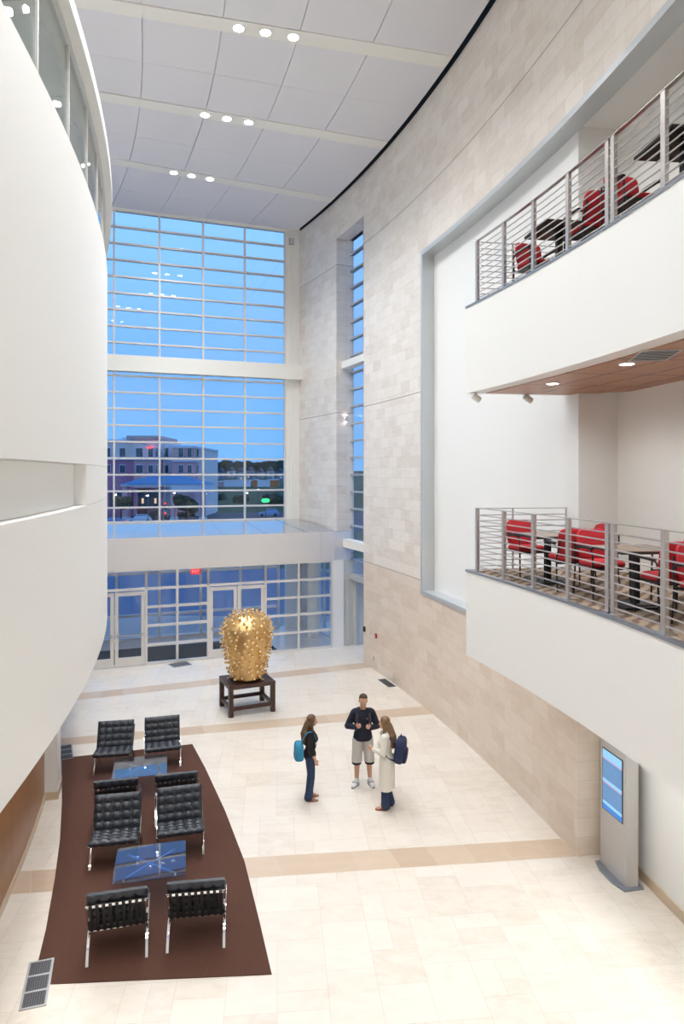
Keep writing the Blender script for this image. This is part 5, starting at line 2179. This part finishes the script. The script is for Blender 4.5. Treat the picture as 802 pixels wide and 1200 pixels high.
me = bpy.data.meshes.new('wooded_ridge')
bm.to_mesh(me)
bm.free()
me.materials.append(LEAF2)
wr_ = bpy.data.objects.new('wooded_ridge', me)
C.objects.link(wr_)
tag(wr_, 'dark wooded ridge of merging tree crowns behind the hillside houses', 'woodland', None, 'stuff')
# houses on the hillside
for i in range(8):
    x0 = 245 + i * 11.5
    Y = 250 + (i % 3) * 8
    a = atY(x0, 552 + (i % 2) * 1.5, Y)
    zb = 3.8 if Y < 255 else 4.3
    w_ = 6.7 / FPX * Y
    o = thing('house', 'small gabled terrace house on the far hillside', 'house', (a.x + w_ / 2, Y, zb), 0, 'houses on the hillside')
    hh = a.z - zb
    m = MB()
    m.box((0, 0, hh / 2), (w_ * 0.96, 8, hh))
    m.build('walls', HOUSEW[i % 3], o)
    m = MB()
    m.quadset([(-w_ / 2, -4.3, hh), (w_ / 2, -4.3, hh), (w_ / 2, 4.3, hh), (-w_ / 2, 4.3, hh), (0, -4.3, hh + 1.6), (0, 4.3, hh + 1.6)], [(0, 1, 4), (1, 2, 5, 4), (2, 3, 5), (3, 0, 4, 5), (3, 2, 1, 0)])
    m.build('roof', ROOFD, o)
    for k in range(4):
        m = MB()
        m.box((w_ * (-0.25 + 0.5 * (k % 2)), -4.03, hh * (0.3 + 0.4 * (k // 2))), (w_ * 0.16, 0.1, hh * 0.18))
        m.build('window', WINL if (i + k) % 4 == 0 else WIN, o)
for x0, x1, y0, y1, mt, lb in ((248, 263, 564.5, 569, MAUVE2, 'long low reddish shed below the hillside houses'), (264, 295, 563.5, 568.5, PALE, 'long low white shed between the reddish and orange sheds'), (297.5, 302.5, 562.5, 568.5, ORNG, 'narrow orange shed below the hillside houses'), (303, 317.5, 563.5, 568.5, PALE, 'low white shed between the two orange sheds'), (318, 326.5, 562.5, 568.5, ORNG, 'wider orange shed below the hillside houses, nearest to the window column')):
    a, b_ = atY(x0, y0, 205), atY(x1, y1, 205)
    o = thing('shed', lb, 'shed', ((a.x + b_.x) / 2, 205, 2.55), 0, 'sheds below the hill')
    m = MB()
    hh = a.z - 2.55
    m.box((0, 0, hh / 2 - 0.01), (b_.x - a.x, 5, hh))
    m.build('walls', mt, o)
    m = MB()
    m.box((0, 0, hh + 0.1), (b_.x - a.x - 0.02, 5.5, 0.25))
    m.build('roof', PALE, o)


def car(x, y, Y, rz, paint, lab, suv):
    b = atY(x, y, Y)
    o = thing('car', lab, 'car', (b.x, Y, ZG + (0.0 if Y >= 110 else (110 - Y) * 0.058)), rz, 'cars across the street')
    W, L = 1.8, 4.6
    H = 1.68 if suv else 1.42
    prof = [(-2.3, 0.35), (-2.3, 0.75), (-2.1, 0.95), (-1.1, 1.02), (-0.45, H), (1.5 if suv else 0.8, H), (2.15 if suv else 1.6, 1.0), (2.3, 0.9), (2.3, 0.35)]
    m = MB()
    n = len(prof)
    pts = []
    for s in (-1, 1):
        for x_, z in prof:
            pts.append((x_, s * (W / 2 - (0.14 if z > 1.1 else 0.0)), z))
    m.quadset(pts, [tuple(range(n))[::-1], tuple(n + i for i in range(n))] + [(i, (i + 1) % n, n + (i + 1) % n, n + i) for i in range(n)])
    m.build('body', paint, o, bevel=0.05)
    m = MB()
    xe = 1.35 if suv else 0.75
    for s in (-1, 1):
        m.quadset([(-0.85, s * 0.86, 1.06), (xe + 0.35, s * 0.86, 1.06), (xe, s * 0.80, H - 0.1), (-0.4, s * 0.80, H - 0.1),
                   (-0.85, s * 0.70, 1.06), (xe + 0.35, s * 0.70, 1.06), (xe, s * 0.70, H - 0.1), (-0.4, s * 0.70, H - 0.1)],
                  [(0, 1, 2, 3), (7, 6, 5, 4), (0, 4, 5, 1), (1, 5, 6, 2), (2, 6, 7, 3), (3, 7, 4, 0)])
    m.build('side_windows', WIN, o)
    m = MB()
    m.bar((-1.06, 0, 1.05), (-0.50, 0, H - 0.06), 1.45, 0.03, up=(-1, 0, 0.8))
    m.build('windscreen', WIN, o)
    for sx in (-1.45, 1.45):
        for s in (-1, 1):
            m = MB()
            m.lathe([(0.2, -0.11), (0.33, -0.10), (0.34, 0.0), (0.33, 0.10), (0.2, 0.11)], (sx, s * 0.82, 0.34), 18, axis=(0, 1, 0))
            m.build('wheel', TYRE, o, smooth=True)
    for s in (-1, 1):
        m = MB()
        m.box((2.29, s * 0.7, 0.8), (0.06, 0.25, 0.14))
        m.build('tail_light', REDL, o)


car(163, 610, 129, 0.35, CARW, 'white estate car parked across the street, first car beside the hotel', True)
car(132, 611, 124.5, 0.1, CARB, 'pale blue saloon car across the street at the left edge of the window', False)
car(315, 602, 150, 0.1, CARB, 'blue car on the far road near the green sign', True)


def street_lamp(x, y, Y, lab, h_arm=1.2):
    t = atY(x, y, Y)
    o = thing('street_lamp', lab, 'street lamp', (t.x, Y, ZG), 0, 'street lamps')
    H = t.z - ZG
    m = MB()
    m.tube([(0, 0, 0), (0, 0, H)], [0.09, 0.05], 10)
    m.build('pole', ROOFD, o, smooth=True)
    m = MB()
    m.box((0, -0.3, H + 0.02), (0.30, 0.7, 0.12))
    m.build('head', ROOFD, o, bevel=0.02)
    m = MB()
    m.lathe([(0.08, -0.16), (0.20, -0.1), (0.22, 0.0), (0.16, 0.06)], (0, -0.35, H - 0.06), 14)
    m.build('bulb', STRL, o, smooth=True)


for x, y, Y, lb in ((173.5, 580, 122, 'bright street lamp before the hotel shopfront'), (303, 573, 160, 'brightest street lamp right of the hotel, above the green sign'), (290, 577, 165, 'street lamp behind the window mullion beside the brightest lamp'),
                    (205, 577, 130, 'street lamp at the left pier of the portico'), (241, 578, 135, 'street lamp at the right end of the portico'), (136, 579, 122, 'street lamp at the left end of the window, by the first mullion')):
    street_lamp(x, y, Y, lb)
# traffic signal with two red lights
t = atY(193.5, 590, 95)
o = thing('traffic_signal', 'traffic signal pole showing red in front of the portico', 'traffic light', (t.x, 95, -3.3))
m = MB()
m.tube([(-0.15, 0.1, 0), (-0.15, 0.1, 13.0)], [0.12, 0.08], 10)
m.build('pole', ALU if 'ALU' in globals() else M['alum_dark'], o, smooth=True)
m = MB()
m.tube([(-0.15, 0.1, 12.2), (-2.5, 0.1, 13.6), (-6.0, 0.1, 14.6)], 0.06, 8)
m.build('mast_arm', M['alum_dark'], o, smooth=True)
for y in (590, 601.3):
    z = atY(193.5, y, 95).z + 3.3
    m = MB()
    m.box((0.1, -0.1, z - 0.3), (0.36, 0.28, 1.0))
    b_ = m.build('signal_head', M['black'], o, bevel=0.03)
    m = MB()
    m.lathe([(0.14, 0.0), (0.14, 0.02)], (0.1, -0.245, z), 16, axis=(0, -1, 0))
    m.build('red_lens', REDL, b_)
# lit green roadside sign
t = atY(311.5, 586.5, 140)
o = thing('road_sign', 'lit green roadside sign on a post in the lower right of the big window', 'sign', (t.x, 140, ZG))
m = MB()
m.tube([(0, 0, 0), (0, 0, t.z - ZG)], 0.1, 8)
m.build('post', ROOFD, o)
m = MB()
v, f = pr_ell((0, -0.2, t.z - ZG), (0.85, 0.14, 0.42), None, e=0.7)
m.quadset(v, f)
m.build('panel', GREENL, o, smooth=True)
# guard rail along the road
o = thing('guard_rail', 'long low guard rail along the far road', 'fence', (0, 0, 0))
a, b_ = atY(236, 606, 118), atY(340, 602, 118)
m = MB()
m.bar((a.x, 118, ZG + 0.95), (b_.x + 10, 118, ZG + 0.95), 0.06, 0.12)
m.bar((a.x, 118, ZG + 0.55), (b_.x + 10, 118, ZG + 0.55), 0.06, 0.08)
m.build('rail', PALE, o)
for k in range(12):
    m = MB()
    m.box((a.x + (b_.x + 10 - a.x) * k / 11, 118, ZG + 0.5), (0.12, 0.12, 1.0))
    m.build('post', ROOFD, o)

# ================================================================== SKY, LAMPS, CAMERA
wd = bpy.data.worlds.new('dusk')
bpy.context.scene.world = wd
wd.use_nodes = True
nt = wd.node_tree
bg = nt.nodes['Background']
tc = N(nt, 'ShaderNodeTexCoord')
sp = N(nt, 'ShaderNodeSeparateXYZ')
nt.links.new(tc.outputs['Generated'], sp.inputs[0])
rp = N(nt, 'ShaderNodeValToRGB')
e = rp.color_ramp.elements
e[0].position = 0.0
e[0].color = (0.19, 0.50, 0.98, 1)
e[1].position = 0.55
e[1].color = (0.10, 0.30, 0.90, 1)
e2 = e.new(0.14)
e2.color = (0.20, 0.50, 1.0, 1)
e3 = e.new(0.36)
e3.color = (0.31, 0.68, 1.2, 1)
nt.links.new(sp.outputs['Z'], rp.inputs['Fac'])
no = N(nt, 'ShaderNodeTexNoise')
setin(no, Scale=2.2, Detail=5.0)
mp = N(nt, 'ShaderNodeMapping')
mp.inputs['Scale'].default_value = (1, 1, 4)
nt.links.new(tc.outputs['Generated'], mp.inputs['Vector'])
nt.links.new(mp.outputs[0], no.inputs['Vector'])
cr = N(nt, 'ShaderNodeMapRange')
setin(cr, From_Min=0.5, From_Max=0.8, To_Min=0.0, To_Max=0.28)
nt.links.new(no.outputs['Fac'], cr.inputs['Value'])
mx = N(nt, 'ShaderNodeMix', data_type='RGBA')
nt.links.new(cr.outputs[0], mx.inputs[0])
nt.links.new(rp.outputs['Color'], mx.inputs[6])
mx.inputs[7].default_value = (0.55, 0.66, 0.95, 1)
nt.links.new(mx.outputs[2], bg.inputs['Color'])
bg.inputs['Strength'].default_value = 1.12

# lamps of the lower ceilings that the photo cannot see into
for a in (7.0, 4.2, 1.4, -2.0):
    lamp('lamp_under_balcony', P(RB(a) + 0.75, a, CW, 3.05), 25, 0.15, 150)
for a in (8.0, 5.0, 2.0, -1.5):
    lamp('lamp_alcove_ceiling', P(RW + 0.2, a, CW, 12.1), 40, 0.2, 165)
for k in range(7):
    a = -3.0 + 3.2 * k
    lamp('lamp_under_left_wall', P(RL - 0.55, a, CL, 3.06), 17, 0.15, 155)
for k in range(6):
    lamp('lamp_gallery', P(RL - 2.4, 2.0 + 4.5 * k, CL, 11.95), 14, 0.2, 165)
for t in (2.0, 4.2, 6.4):
    q = S0 + SD * t - SN * 1.7
    lamp('lamp_vestibule', (q.x, q.y, 3.05), 4, 0.2, 160)

cam = bpy.data.cameras.new('camera')
cam.sensor_fit = 'HORIZONTAL'
cam.sensor_width = 24.0
cam.lens = 24.0
cam.shift_y = -(600 - YH) / 802
cam.shift_x = 0.0
cam.clip_end = 2000
co = bpy.data.objects.new('camera', cam)
C.objects.link(co)
co.location = (0, 0, EYE)
co.rotation_euler = (PI / 2, 0, 0)
S = bpy.context.scene
S.camera = co
S.view_settings.view_transform = 'Standard'
S.view_settings.look = 'None'
S.view_settings.gamma = 1.0
S.view_settings.use_curve_mapping = False
S.view_settings.exposure = -0.05
S.cycles.max_bounces = 12
S.cycles.diffuse_bounces = 7
S.cycles.transparent_max_bounces = 24
S.cycles.use_denoising = True
